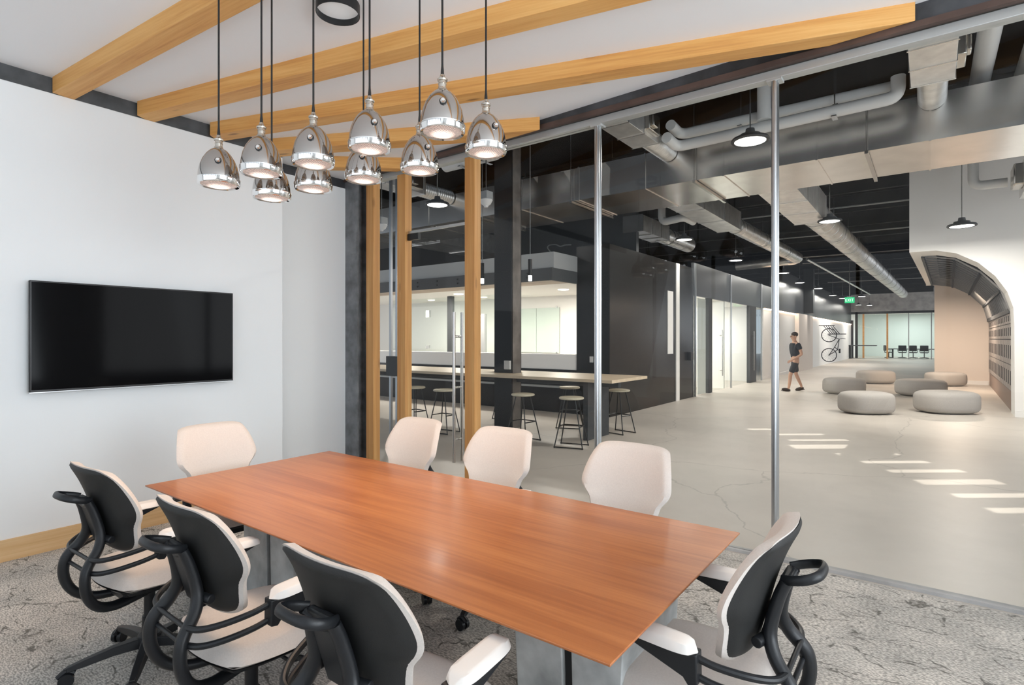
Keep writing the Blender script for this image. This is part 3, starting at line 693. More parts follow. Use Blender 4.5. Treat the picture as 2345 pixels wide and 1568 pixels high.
# ------------------------------------------------------------------ chrome pendant lamps over the table
def make_pendant(top):
    t = thing('pendant_lamp', '', 'pendant lamp', (0, 0, 0), 0, 'chrome pendant lamps over the table')
    prof = [(0.1005, 0.030), (0.1005, 0.046), (0.098, 0.070), (0.091, 0.103), (0.078, 0.137), (0.060, 0.166), (0.041, 0.186), (0.024, 0.197), (0.020, 0.199)]
    inner = [(r - 0.003, z - 0.002) for r, z in reversed(prof)]
    MB().lathe(prof + [(0.017, 0.198)] + inner[1:] + [(0.0975, 0.028), (0.1005, 0.030)], 40).build('shade', M['dimchrome'], t, ang=50)
    MB().lathe([(0.088, 0.004), (0.099, 0.000), (0.1035, 0.006), (0.104, 0.020), (0.1055, 0.024), (0.1055, 0.034), (0.102, 0.036), (0.095, 0.034), (0.088, 0.012), (0.088, 0.004)], 40).build('rim_ring', M['chrome'], t, ang=40)
    MB().lathe([(0.0, -0.010), (0.04, -0.008), (0.07, -0.001), (0.088, 0.008), (0.088, 0.011), (0.0, 0.010)], 36).build('lens', M['lens'], t, ang=60)
    nk = MB().lathe([(0.0, 0.193), (0.022, 0.195), (0.021, 0.205), (0.018, 0.208), (0.018, 0.222), (0.020, 0.224), (0.018, 0.227), (0.018, 0.236), (0.023, 0.239), (0.024, 0.246), (0.018, 0.252), (0.012, 0.258), (0.010, 0.268), (0.0, 0.270)], 20).build('neck', M['nickel'], t, ang=40)
    MB().tube([(0.060, -0.050, 0.108), (0.072, -0.0615, 0.110)], 0.0165, 16).build('bolt_washer', M['blackmetal'], t, ang=40)
    MB().tube([(0.068, -0.058, 0.1095), (0.077, -0.0665, 0.111), (0.082, -0.071, 0.1115)], [0.0125, 0.0125, 0.007], 14).build('side_bolt', M['chrome'], t, ang=40)
    MB().lathe([(0.0085, 0.262), (0.0075, 0.285), (0.0055, 0.305), (0.005, 0.32), (0.005, top)], 10).build('cord', M['blackmetal'], t)
    return t
PEND = [
    (501, -3.04, 1.451, 2.365, 'leftmost chrome pendant, hanging alone at the left end of the cluster'),
    (598, -2.79, 1.55, 2.405, 'second chrome pendant from the left, just above and left of a lower one'),
    (622, -3.018, 1.738, 2.350, 'lowest-looking chrome pendant, half behind the second one from the left'),
    (717, -2.51, 1.67, 2.430, 'chrome pendant with a bolt facing out, directly above another near the corner'),
    (718, -2.826, 1.88, 2.400, 'chrome pendant half hidden below another, near the dark wall blocking'),
    (848, -2.23, 1.80, 2.485, 'chrome pendant in mid cluster, high and near, overlapping one below'),
    (832, -2.60, 2.055, 2.455, 'chrome pendant half hidden below the high mid-cluster one'),
    (963, -2.23, 2.14, 2.460, 'chrome pendant below and left of the highest one, in front of the door head'),
    (1010, -1.79, 1.86, 2.490, 'highest and largest-looking chrome pendant'),
    (1113, -1.77, 2.15, 2.470, 'rightmost chrome pendant, in front of the dark header'),
]
pr = make_pendant(1.165)
for i, (px, x, y, z, lab) in enumerate(PEND):
    o = pr if i == 0 else dup(pr, (x, y, z))
    o.location = (x, y, z); o['label'] = lab
    o.rotation_euler = (0, 0, R(random.uniform(-18, 40) + 12))
    light('pendant_light', 'SPOT', (x, y, z - 0.02), 15, (1.0, 0.74, 0.55), 0.07, (0, 0, 0), spot=R(135), blend=0.7)

#@@HALL@@
# ------------------------------------------------------------------ hall shell
HZ = 5.5
# roof deck with the row of skylight slits that throw the sun bars on the floor
strips = [  # left corner on the floor, length, width
    ((-4.51, 11.20), 0.75, 0.13), ((-4.13, 10.99), 0.82, 0.13), ((-3.86, 10.66), 0.98, 0.22), ((-3.30, 10.64), 0.84, 0.13), ((-2.94, 10.38), 0.92, 0.14),
    ((-2.57, 10.10), 0.96, 0.15), ((-2.15, 9.76), 0.92, 0.14), ((-1.79, 9.39), 0.95, 0.14), ((-1.70, 8.92), 1.12, 0.30), ((-1.07, 8.64), 0.89, 0.14),
    ((-0.75, 8.29), 0.87, 0.14), ((-0.46, 7.91), 0.92, 0.15), ((-0.19, 7.53), 0.93, 0.22), ((0.12, 7.07), 0.93, 0.15), ((0.36, 6.66), 0.93, 0.16), ((0.57, 6.25), 0.93, 0.15), ((0.48, 5.72), 0.95, 0.22)]
ld = Vector((0.79, 0.613, 0)); wd = Vector((0.50, -0.866, 0))
holes = []
for (x, y), l, w in strips:
    a = Vector((x, y, 0)) - SUN_H * (SUN_K * HZ); a.z = HZ
    holes.append([a, a + ld * l, a + ld * l + wd * w, a + wd * w])
outer = [Vector(p) for p in ((-17.2, -3, HZ), (9.2, -3, HZ), (9.2, 62, HZ), (-17.2, 62, HZ))]
loops = [outer] + holes
tri = tessellate_polygon(loops); flat = [p for l in loops for p in l]
dk = MB().add(flat, [tuple(t) for t in tri]).build('ceiling_deck', M['deck'], smooth=False)
so = dk.modifiers.new('solid', 'SOLIDIFY'); so.thickness = 0.06; so.offset = 1 if dk.data.polygons[0].normal.z > 0 else -1
struct(dk, 'black roof deck of the hall with a row of narrow skylight slits', 'ceiling')
for i, y in enumerate([10.9, 13.0, 15.3, 17.6, 19.9, 22.2, 24.5, 26.8, 29.1, 31.4, 33.7, 36.5, 39.5, 43, 47, 51]):
    mb = MB().box(-17, 0.2 if y > 14.5 else 9, y - 0.05, y + 0.05, 4.98, 5.02).box(-17, 0.2 if y > 14.5 else 9, y - 0.012, y + 0.012, 5.02, 5.42).box(-17, 0.2 if y > 14.5 else 9, y - 0.06, y + 0.06, 5.42, 5.50)
    struct(mb.build('trim_%d' % (10 + i), M['joist'], smooth=False), 'dark roof joist crossing the hall', 'joist')
# outer hall walls that close the space
struct(MB().box(-17.2, -17.0, 4.3, 30, 3.8, 5.5).build('wall_west', M['darkgrey'], smooth=False), 'dark upper wall at the far left of the hall', 'wall')
struct(MB().box(-17, -5.86, 13.0, 13.15, 2.9, 5.5).build('wall_kitchen_upper', M['darkgrey'], smooth=False), 'dark grey upper wall above the pantry', 'wall')
struct(MB().box(-17, -5.86, 13.0, 13.15, 0.0, 2.9).build('wall_kitchen', M['hallwhite'], smooth=False), 'white back wall of the pantry with the glass whiteboard', 'wall')
struct(MB().box(-17, -5.80, 9.98, 10.10, 0.0, 0.90).build('wall_low', M['darkwall'], smooth=False), 'low black wall behind the communal counter', 'wall')
struct(MB().box(-17, -5.80, 10.00, 10.16, 0.90, 1.22).build('wall_ledge', M['hallwhite'], bevel=0.005), 'white ledge on top of the low black wall', 'wall')
struct(MB().box(-17, -5.80, 9.90, 9.98, 0.52, 0.56).build('trim_30', M['midgrey'], smooth=False), 'grey foot ledge along the low black wall', 'trim')
for nm, ya, yb in (('wall_added_side', 4.3, 14.8), ('wall_added_far_side', 25.0, 62.0)):  # unseen wall frames added so the hall area lights have windows
    mb = MB().box(8.85, 9.0, ya, yb, 0, 0.45).box(8.85, 9.0, ya, yb, 4.75, HZ)
    k = ya
    while k < yb: mb.box(8.88, 8.96, k, k + 0.07, 0.45, 4.75); k += 2.1
    struct(mb.build(nm, M['darkgrey'], smooth=False), 'unseen window wall added on the right side of the hall for its area lights', 'wall')
# pantry soffit with bolted steel channel
struct(MB().box(-17, -5.78, 9.0, 9.06, 2.67, 2.91).build('trim_31', M['darkgrey'], smooth=False), 'dark steel channel edging the pantry soffit', 'trim')
struct(MB().box(-5.84, -5.78, 9.06, 9.96, 2.67, 2.91).build('trim_32', M['darkgrey'], smooth=False), 'dark steel channel end of the pantry soffit', 'trim')
struct(MB().box(-17, -5.78, 9.06, 9.12, 2.91, 3.22).build('trim_33', M['midgrey'], smooth=False), 'pale grey board above the steel channel', 'trim')
struct(MB().box(-5.84, -5.78, 9.12, 9.96, 2.91, 3.22).build('trim_34', M['midgrey'], smooth=False), 'pale grey board end above the steel channel', 'trim')
so = MB().box(0, 11.2, -0.0, 0.92, 0, 0.04).build('ceiling_soffit', M['soffitwood'], smooth=False); so.location = (-17, 9.06, 2.70)
struct(so, 'brown boarded underside of the pantry soffit', 'ceiling')
struct(MB().box(-17, -5.8, 9.98, 13.0, 2.72, 2.78).build('ceiling_kitchen', M['hallwhite'], smooth=False), 'white pantry ceiling', 'ceiling')
for i in range(7):
    bo = MB()
    for z in (2.745, 2.835):
        bo.tube([(-6.35 - 0.62 * i, 8.985, z), (-6.35 - 0.62 * i, 9.0, z)], 0.018, 10)
    tag(bo.build('bolt_pair', M['blackmetal']), 'pair of round bolts on the steel channel of the pantry soffit', 'bolt', 'bolt pairs on the pantry soffit')
# black volume
struct(MB().box(-5.80, -5.05, 9.96, 14.85, 0.0, 3.42).build('wall_black', M['darkwall'], smooth=False), 'tall glossy black wall volume beside the corridor', 'wall')
struct(MB().box(-5.055, -5.03, 13.52, 13.74, 0.0, 3.42).build('trim_40', M['hallwhite'], smooth=False), 'full-height pale vertical strip on the black wall', 'trim')
struct(MB().box(-5.055, -5.035, 12.97, 13.32, 1.18, 2.70).build('window_20', M['hallwhite'], smooth=False), 'narrow pale slot window in the black wall', 'window')
tag(MB().box(-5.49, -5.41, 9.945, 9.962, 1.07, 1.19).build('switch_plate', M['switch'], bevel=0.003), 'small pale switch plate on the end of the black wall', 'switch')

# corridor office fronts under the dark header panels
struct(MB().box(-5.12, -5.05, 14.85, 24.0, 2.70, 3.58).build('wall_header', M['darkpanel'], smooth=False), 'dark reflective header panel above the office doors', 'wall')
struct(MB().box(-5.12, -5.05, 24.0, 52.0, 2.72, 4.45).build('wall_header_far', M['darkpanel'], smooth=False), 'tall dark ribbed header panel far down the corridor', 'wall')
struct(MB().box(-9.0, -5.14, 14.87, 24.0, 2.72, 2.80).build('ceiling_office', M['hallwhite'], smooth=False), 'white ceiling of the corridor offices', 'ceiling')
struct(MB().box(-8.2, -8.1, 14.87, 24.0, 0, 2.72).build('wall_office_back', M['hallwhite'], smooth=False), 'white back wall of the corridor offices', 'wall')
for i, y in enumerate((14.9, 17.9, 21.4)):
    struct(MB().box(-8.1, -5.14, y - 0.05, y + 0.05, 0, 2.72).build('wall_office_%d' % i, M['hallwhite'], smooth=False), 'white partition between corridor offices', 'wall')
struct(MB().box(-5.12, -5.05, 22.6, 52.0, 0, 2.72).build('wall_corridor', M['hallwhite'], smooth=False), 'long white corridor wall under the warm light strip', 'wall')
struct(MB().box(-5.05, -4.88, 28.8, 32.6, 0, 2.72).build('wall_pier_corridor', M['pinkwhite'], smooth=False), 'cream wall section behind the walking person', 'wall')
struct(MB().box(-5.05, -5.03, 22.6, 28.8, 0, 0.12).build('baseboard_corridor', M['hallwhite'], smooth=False), 'white baseboard of the corridor wall', 'baseboard')
for i, (y0, y1, m_) in enumerate(((16.07, 16.36, 'darkgrey'), (20.57, 21.45, 'darkgrey'))):
    struct(MB().box(-5.14, -5.03, y0, y1, 0, 2.70).build('trim_%d' % (41 + i), M[m_], smooth=False), 'dark flat post between office fronts', 'trim')
for i, (y, z) in enumerate(((14.89, 3.56), (18.23, 3.56), (22.2, 3.58))):
    struct(MB().box(-5.045, -5.005, y - 0.035, y + 0.035, 0, z).build('trim_%d' % (44 + i), M['alu'], smooth=False), 'slim metal mullion on the office fronts', 'trim')
for i, (y0, y1) in enumerate(((14.93, 16.05), (16.38, 18.19), (18.27, 20.55), (21.47, 22.55))):
    struct(MB().box(-5.09, -5.08, y0, y1, 0.02, 2.69).build('window_%d' % (21 + i), M['glassoff'], smooth=False), 'glass front of a corridor office', 'glass pane')
struct(MB().box(-5.115, -5.095, 15.3, 15.98, 0.01, 2.66).build('door_2', M['hallwhite'], bevel=0.004), 'white door of the first corridor office', 'door')
hd = MB().tube([(-5.0, 17.25, 0.43), (-5.0, 17.25, 1.81)], 0.02, 12).tube([(-5.08, 17.25, 0.6), (-5.0, 17.25, 0.6)], 0.014, 10).tube([(-5.08, 17.25, 1.64), (-5.0, 17.25, 1.64)], 0.014, 10)
tag(hd.build('door_pull', M['steel']), 'long vertical steel door pull on the second corridor office', 'door handle')
hd = MB().tube([(-4.98, 20.9, 0.43), (-4.98, 20.9, 1.81)], 0.02, 12).tube([(-5.04, 20.9, 0.6), (-4.98, 20.9, 0.6)], 0.014, 10).tube([(-5.04, 20.9, 1.64), (-4.98, 20.9, 1.64)], 0.014, 10)
tag(hd.build('door_pull', M['steel']), 'long vertical door pull on the dark post of the last corridor office', 'door handle')
tag(MB().box(-5.03, -4.96, 14.35, 14.55, 0.98, 1.2).build('lock_case', M['blackplastic'], bevel=0.006), 'black lock case at the end of the black wall', 'lock')
led = MB().box(-5.045, -5.015, 22.7, 51.8, 2.675, 2.705).build('led_strip', M['led'], smooth=False)
tag(led, 'warm glowing light strip under the corridor header', 'light strip')
struct(MB().box(-5.05, -4.62, 31.0, 31.45, 2.80, 5.0).build('trim_48', M['blackmetal'], smooth=False), 'dark boxed column end hanging at the corridor header', 'column')

# white bulkhead with arched locker niche
YF, YB = 14.8, 24.4
arch = [(-0.16, 3.41), (0.10, 3.405), (0.43, 3.32), (0.79, 3.09), (1.05, 2.80), (1.23, 2.48), (1.32, 2.16), (1.335, 1.8), (1.34, 0.0)]
mb = MB()
poly = [(-0.36, HZ), (-0.36, 3.41)] + arch + [(9.0, 0.0), (9.0, HZ)]
bmk = bmesh.new()
def face_with_arch(y):
    tri = tessellate_polygon([[Vector((a, b, 0)) for a, b in poly]])
    mb.add([(a, y, b) for a, b in poly], [tuple(t) for t in tri])
face_with_arch(YF)
n = len(poly)
mb.add([(a, YF, b) for a, b in poly[:-2]] + [(a + (0.0 if i > 1 else 0.0), YF + 0.85 if i > 2 else YB + 4, b) for i, (a, b) in enumerate(poly[:-2])], [])
# reveal of the arch and underside of the rim
for i in range(2, len(poly) - 3):
    a, b = poly[i], poly[i + 1]
    mb.add([(a[0], YF, a[1]), (b[0], YF, b[1]), (b[0] + 0.02, YF + 0.85, b[1]), (a[0] + 0.02, YF + 0.85, a[1])], [(0, 1, 2, 3)])
mb.add([(-0.36, YF, 3.41), (-0.16, YF, 3.41), (0.05, YB + 0.2, 3.43), (-0.10, YB + 0.2, 3.43)], [(0, 1, 2, 3)])
mb.add([(-0.36, YF, 3.41), (-0.36, YF, HZ), (-0.10, YB + 0.2, HZ), (-0.10, YB + 0.2, 3.43)], [(0, 1, 2, 3)])
struct(mb.build('wall_bulkhead', M['hallwhite'], smooth=False), 'white bulkhead wall with a wide arched opening', 'wall')
struct(MB().box(0.12, 2.2, YB, YB + 0.2, 0, 3.45).box(-0.12, 9.0, YB + 0.2, YB + 0.4, 3.43, HZ).build('wall_niche_end', M['pinkwhite'], smooth=False), 'cream end wall of the locker niche', 'wall')
struct(MB().box(0.12, 1.56, YB - 0.02, YB, 0, 0.13).build('baseboard_niche', M['hallwhite'], smooth=False), 'white baseboard on the niche end wall', 'baseboard')
struct(MB().box(1.34, 4.5, YF - 0.02, YF, 0, 0.13).build('baseboard_bulkhead', M['hallwhite'], smooth=False), 'white baseboard of the bulkhead wall', 'baseboard')
# curved slat ceiling in four facets
near = [(-0.14, 3.42), (0.43, 3.30), (0.87, 2.98), (1.20, 2.58), (1.35, 2.14)]
far = [(0.05, 3.44), (0.61, 3.33), (1.05, 3.06), (1.42, 2.62), (1.53, 2.15)]
bk = MB()
for i in range(4):
    a, b, c, d = near[i], near[i + 1], far[i + 1], far[i]
    o = 0.22
    bk.add([(a[0] + o, YF + 0.85, a[1] + o), (b[0] + o, YF + 0.85, b[1] + o), (c[0] + o, YB, c[1] + o), (d[0] + o, YB, d[1] + o)], [(0, 1, 2, 3)])
struct(bk.build('ceiling_niche', M['deck'], smooth=False), 'black void above the slat panels of the niche', 'ceiling')
names = ['flattest slat panel at the crown of the arched niche', 'second slat panel of the arched niche from the crown', 'third slat panel of the arched niche, steeply tilted', 'steepest slat panel of the arched niche, just above the lockers']
for i in range(4):
    r = thing('slat_panel', names[i], 'slat panel', ((near[i][0] + near[i + 1][0]) / 2, YF + 0.9, (near[i][1] + near[i + 1][1]) / 2), 0, 'curved slat panels of the niche')
    ox, oz = r.location.x, r.location.z
    a = Vector((near[i][0] - ox, 0, near[i][1] - oz)); b = Vector((near[i + 1][0] - ox, 0, near[i + 1][1] - oz))
    c = Vector((far[i + 1][0] - ox, YB - YF - 1.0, far[i + 1][1] - oz)); d = Vector((far[i][0] - ox, YB - YF - 1.0, far[i][1] - oz))
    N = 17; s = MB()
    for k in range(N + 1):
        t = k / N
        s.bar(a.lerp(d, t), b.lerp(c, t), 0.032, 0.032, (-0.7, 0, 0.7))
    s.build('slats', M['slat'], r, smooth=False)
    MB().bar(a, d, 0.05, 0.10).bar(b, c, 0.05, 0.10).build('edge_rails', M['darkgrey'], r, smooth=False)
# lockers
lk = thing('locker_bank', 'long bank of brown-grey lockers under the arched slat ceiling', 'lockers', (1.36, YF + 0.85, 0))
LY = YB - YF - 0.87
def lx(y): return 0.20 * y / LY
for nm, m_, z0, z1 in (('plinth', 'plinth', 0, 0.42), ('carcass', 'lockdark', 0.42, 2.12)):
    MB().hexa([(0.02, 0, z0), (0.4, 0, z0), (0.4, LY, z0), (0.22, LY, z0), (0.02, 0, z1), (0.4, 0, z1), (0.4, LY, z1), (0.22, LY, z1)]).build(nm, M[m_], lk, smooth=False)
nc = 16; zr = [(0.45, 0.98), (1.00, 1.52), (1.54, 1.86), (1.88, 2.10)]
for z0, z1 in zr:
    for k in range(nc):
        y0 = LY * k / nc + 0.025; y1 = LY * (k + 1) / nc - 0.025
        x0, x1 = lx(y0), lx(y1)
        d = MB().hexa([(x0, y0, z0), (x0 + 0.03, y0, z0), (x1 + 0.03, y1, z0), (x1, y1, z0), (x0, y0, z1), (x0 + 0.03, y0, z1), (x1 + 0.03, y1, z1), (x1, y1, z1)]).build('door', M['lockgrey'], lk, smooth=False)
        ym = y0 + 0.10
        MB().box(lx(ym) - 0.007, lx(ym) + 0.004, ym - 0.04, ym + 0.06, (z0 + z1) / 2 - 0.28 * (z1 - z0), (z0 + z1) / 2 + 0.28 * (z1 - z0)).build('handle', M['lockdark'], d, smooth=False)

# ------------------------------------------------------------------ end of the corridor: glazed meeting room
YE = 52.0
struct(MB().box(-5.05, 2.5, YE - 0.15, YE + 0.1, 3.66, 5.5).build('wall_end_beam', M['conc'], smooth=False), 'raw concrete beam above the far glass room', 'wall')
struct(MB().box(-5.05, 2.5, YE - 0.05, YE + 0.05, 3.48, 3.66).build('trim_50', M['blackmetal'], smooth=False), 'dark head frame of the far glass room', 'trim')
struct(MB().box(-5.4, 3.0, 58.5, 58.7, 0, 3.66).build('wall_far', M['frosted'], smooth=False), 'pale back wall of the far glass room', 'wall')
struct(MB().box(-5.4, -5.2, 52.0, 58.5, 0, 3.66).build('wall_far_left', M['hallwhite'], smooth=False), 'side wall of the far glass room', 'wall')
struct(MB().box(-5.4, 3.0, 52.2, 58.7, 3.66, 3.76).build('ceiling_far', M['hallwhite'], smooth=False), 'ceiling of the far glass room', 'ceiling')
xs = [-4.62, -2.65, -1.30, 0.08, 2.4]
for i in range(4):
    struct(MB().box(xs[i] + 0.03, xs[i + 1] - 0.03, YE - 0.006, YE + 0.006, 0.02, 3.48).build('window_%d' % (30 + i), M['glassoff'], smooth=False), 'glass pane of the far meeting room', 'glass pane')
struct(MB().box(-5.05, -4.90, YE - 0.08, YE + 0.05, 0, 3.0).box(-4.78, -4.60, YE - 0.05, YE + 0.05, 0, 3.66).build('trim_51', M['blackmetal'], smooth=False), 'dark posts at the left of the far glass room', 'trim')
for i, x in enumerate((-4.22, -2.65)):
    tag(MB().box(x - 0.06, x + 0.06, YE - 0.07, YE + 0.07, 0, 3.48).build('timber_post', M['post'], smooth=False), ('timber post of the far glass room, left one' , 'timber post of the far glass room behind the small chairs')[i], 'post', 'timber posts of the far room')
for i, x in enumerate((-1.30, 0.08)):
    struct(MB().box(x - 0.03, x + 0.03, YE - 0.03, YE + 0.03, 0, 3.48).build('trim_%d' % (52 + i), M['alu'], smooth=False), 'slim mullion of the far glass room', 'trim')
ft = thing('meeting_table', 'long dark-edged meeting table behind the far glass wall', 'table', (-1.0, 54.2, 0))
MB().box(-2.0, 2.0, -0.6, 0.6, 0.70, 0.75).build('table_top', M['darkgrey'], ft, smooth=False)
for s in (-1.4, 1.4): MB().box(s - 0.05, s + 0.05, -0.3, 0.3, 0, 0.70).build('leg', M['blackmetal'], ft, smooth=False)
def far_chair(label):
    t = thing('office_chair', label, 'chair', (0, 0, 0), 0, 'dark chairs behind the far glass wall')
    MB().box(-0.25, 0.25, -0.24, 0.24, 0.43, 0.50).build('seat', M['blackplastic'], t, bevel=0.03)
    MB().box(-0.26, 0.26, -0.30, -0.24, 0.58, 1.02).build('backrest', M['blackplastic'], t, bevel=0.03)
    MB().tube([(0, 0, 0.08), (0, 0, 0.43)], 0.03, 10).tube([(0, -0.1, 0.44), (0, -0.28, 0.5), (0, -0.28, 0.62)], 0.025, 8).build('column', M['blackmetal'], t)
    b = MB()
    for k in range(5):
        a = R(72 * k + 18); b.tube([(0, 0, 0.1), (0.3 * math.cos(a), 0.3 * math.sin(a), 0.05)], [0.03, 0.02], 8)
    b.build('star_base', M['blackmetal'], t)
    for s in (-1, 1): MB().box(s * 0.29 - 0.025, s * 0.29 + 0.025, -0.15, 0.13, 0.66, 0.69).tube([(s * 0.29, 0, 0.66), (s * 0.26, 0, 0.46)], 0.018, 8).build('armrest', M['blackplastic'], t)
    return t
fc = far_chair('small dark office chair behind the far glass, leftmost and turned sideways'); fc.location = (-2.62, 53.2, 0); fc.rotation_euler = (0, 0, R(-70))
dup(fc, (-1.74, 53.1, 0), R(3), 'small dark office chair behind the far glass, second from the left')
dup(fc, (-1.05, 53.1, 0), R(-4), 'small dark office chair behind the far glass, third from the left')
dup(fc, (-0.36, 53.1, 0), R(0), 'small dark office chair behind the far glass, rightmost, near the cream pier')
ht = thing('bar_table', 'high narrow dark table standing before the far glass room', 'table', (-4.2, 50.6, 0))
MB().box(-0.85, 0.95, -0.35, 0.35, 0.99, 1.05).build('table_top', M['darkgrey'], ht, smooth=False)
for s in (-0.75,): MB().box(s - 0.05, s + 0.05, -0.3, 0.3, 0, 0.99).build('leg', M['blackmetal'], ht, smooth=False)

# ------------------------------------------------------------------ poufs
def pouf_mesh(a, b, h):
    nu, nv = 72, 18; vs = []; F = []
    for j in range(nv + 1):
        ph = -math.pi / 2 + math.pi * j / nv
        cz = math.sin(ph); cr = math.cos(ph)
        cr = abs(cr) ** 0.40; cz = (abs(cz) ** 0.46) * (1 if cz > 0 else -1)
        for i in range(nu):
            t = 2 * math.pi * i / nu; c, s = math.cos(t), math.sin(t)
            e = 0.72
            x = a * (abs(c) ** e) * (1 if c > 0 else -1); y = b * (abs(s) ** e) * (1 if s > 0 else -1)
            rib = 1 + 0.010 * (1 if i % 2 else -1) * cr
            vs.append((x * cr * rib, y * cr * rib, h / 2 + cz * h / 2))
    for j in range(nv):
        for i in range(nu):
            F.append((j * nu + i, j * nu + (i + 1) % nu, (j + 1) * nu + (i + 1) % nu, (j + 1) * nu + i))
    return MB().add(vs, F)
POUF = [((-1.07, 13.75), 0.50, 0.45, 'pale ribbed pouf nearest the glass, front left of the group'),
        ((0.27, 14.95 - 0.85 + 0.75), 0.56, 0.46, 'pale pouf at the front right, beside the arched niche'),
        ((-1.95, 18.25), 0.52, 0.45, 'leftmost grey pouf, closest to the walking person'),
        ((-1.52, 23.1), 0.57, 0.45, 'grey pouf farthest back on the left of the group'),
        ((-0.21, 18.85), 0.58, 0.45, 'grey pouf in the middle, behind the front right one'),
        ((0.40, 23.3), 0.56, 0.45, 'brownish pouf farthest back on the right, by the cream end wall')]
for (x, y), w, h, lab in POUF:
    o = pouf_mesh(w, w * 0.78, h).build('pouf', M['pouf'], ang=80); o.location = (x, y, 0.0); o.rotation_euler = (0, 0, R(36))
    tag(o, lab, 'pouf', 'floor poufs in the hall')

# ------------------------------------------------------------------ communal counter, stools and column
ct = thing('communal_counter', 'long pale wood communal counter threaded round the dark steel column', 'counter', (-7.4, 7.83, 0))
top = MB().box(-3.3, 1.10, -0.62, -0.14, 0.91, 0.955).box(1.95 - 0.25, 3.78, -0.62, 0.62, 0.91, 0.955).box(-3.3, 1.10, -0.14, 0.62, 0.91, 0.955).box(1.10, 1.70, 0.16, 0.62, 0.91, 0.955).box(1.10, 1.70, -0.62, -0.16, 0.91, 0.955)
top.build('counter_top', M['birch'], ct, smooth=False)
MB().box(-3.2, 1.22, -0.05, 0.05, 0.80, 0.91).box(1.68, 3.6, -0.05, 0.05, 0.80, 0.91).build('apron', M['darkgrey'], ct, smooth=False)
for x in (-3.0, 3.2): MB().box(x - 0.04, x + 0.04, -0.35, 0.35, 0, 0.91).build('leg', M['darkgrey'], ct, smooth=False)
hc2 = thing('steel_column', 'dark steel column rising through the communal counter in the hall', 'column', (-5.95, 7.83, 0))
MB().box(-0.19, 0.19, -0.14, -0.115, 0, HZ).build('flange', M['blackmetal'], hc2)
MB().box(-0.19, 0.19, 0.115, 0.14, 0, HZ).build('flange', M['blackmetal'], hc2)
MB().box(-0.012, 0.012, -0.115, 0.115, 0, HZ).build('web', M['rawsteel'], hc2)
MB().box(0.186, 0.196, -0.115, 0.115, 0, HZ).build('lit_side_plate', M['litsteel'], hc2)  # plate added in a lighter colour for the side that catches reflections
MB().box(0.06, 0.18, -0.19, -0.141, 1.02, 1.17).build('outlet_box', M['switch'], hc2, bevel=0.004)
def make_stool(label):
    t = thing('bar_stool', label, 'stool', (0, 0, 0), 0, 'bar stools at the communal counter')
    MB().lathe([(0.0, 0.682), (0.165, 0.682), (0.178, 0.690), (0.178, 0.706), (0.168, 0.714), (0.0, 0.712)], 32).build('seat', M['seatwood'], t, ang=50)
    rd = 0.0085
    T = {(sx, sy): (Vector((sx * 0.075, sy * 0.075, 0.684)), Vector((sx * 0.205, sy * 0.165, 0.012))) for sx in (-1, 1) for sy in (-1, 1)}
    for k, (a, b) in T.items(): MB().tube([a, b], rd, 8).ball(b, 0.013, 8, 6).build('leg', M['blackmetal'], t)
    for sy in (-1, 1):
        MB().tube([T[(-1, sy)][1], T[(1, sy)][1]], rd, 8).build('floor_bar', M['blackmetal'], t)
    p = 0.58
    for sx in (-1, 1):
        a = T[(sx, -1)][0].lerp(T[(sx, -1)][1], p); b = T[(sx, 1)][0].lerp(T[(sx, 1)][1], p); MB().tube([a, b], rd, 8).build('footrest', M['blackmetal'], t)
    MB().tube([T[(-1, 1)][0].lerp(T[(-1, 1)][1], p), T[(1, 1)][0].lerp(T[(1, 1)][1], p)], rd, 8).build('footrest', M['blackmetal'], t)
    MB().box(-0.08, 0.08, -0.08, 0.08, 0.674, 0.683).build('seat_plate', M['blackmetal'], t)
    return t
st = make_stool('bar stool with round wooden seat nearest the glass, between column and aluminium mullion')
st.location = (-4.12, 6.93, 0); st.rotation_euler = (0, 0, R(15))
dup(st, (-4.96, 6.91, 0), R(-6), 'bar stool with round seat just right of the steel column')
dup(st, (-5.03, 8.40, 0), R(20), 'bar stool behind the counter, seen just above the one nearest the glass')
dup(st, (-4.10, 8.42, 0), R(-12), 'bar stool at the right end of the counter, partly behind the aluminium mullion')
dup(st, (-6.43, 6.72, 0), R(4), 'bar stool seen through the glass door, left of the long pull')
dup(st, (-7.20, 6.80, 0), R(-8), 'leftmost bar stool, cut by the hinge-side timber post')
dup(st, (-6.60, 8.62, 0), R(10), 'bar stool on the far side of the counter, left of the steel column')

# pantry fittings
wb = thing('glass_whiteboard', 'pale green glass whiteboard on the pantry back wall', 'whiteboard', (-8.85, 12.98, 1.78))
MB().box(-0.76, -0.0, -0.02, -0.005, -0.62, 0.62).build('panel', M['whiteglass'], wb, smooth=False)
MB().box(0.012, 0.76, -0.02, -0.005, -0.62, 0.62).build('panel', M['whiteglass'], wb, smooth=False)
for x in (-0.68, 0.68):
    for z in (-0.63, 0.63): MB().box(x - 0.02, x + 0.02, -0.03, 0.0, z - 0.03, z + 0.03).build('clip', M['steel'], wb, smooth=False)
pt = thing('glass_partition', 'glass partition with a dark post and door hardware inside the pantry', 'partition', (-10.6, 11.4, 0))
MB().box(-2.5, 1.6, -0.006, 0.006, 0.0, 2.70).build('pane', M['glassoff'], pt, smooth=False)
MB().box(-0.13, 0.03, -0.06, 0.06, 0.0, 2.72).build('post', M['darkgrey'], pt, smooth=False)
MB().box(-1.0, -0.86, -0.03, 0.03, 2.16, 2.36).build('hinge', M['midgrey'], pt, smooth=False)
MB().box(-1.0, -0.88, -0.03, 0.03, 1.26, 1.36).build('hinge', M['midgrey'], pt, smooth=False)
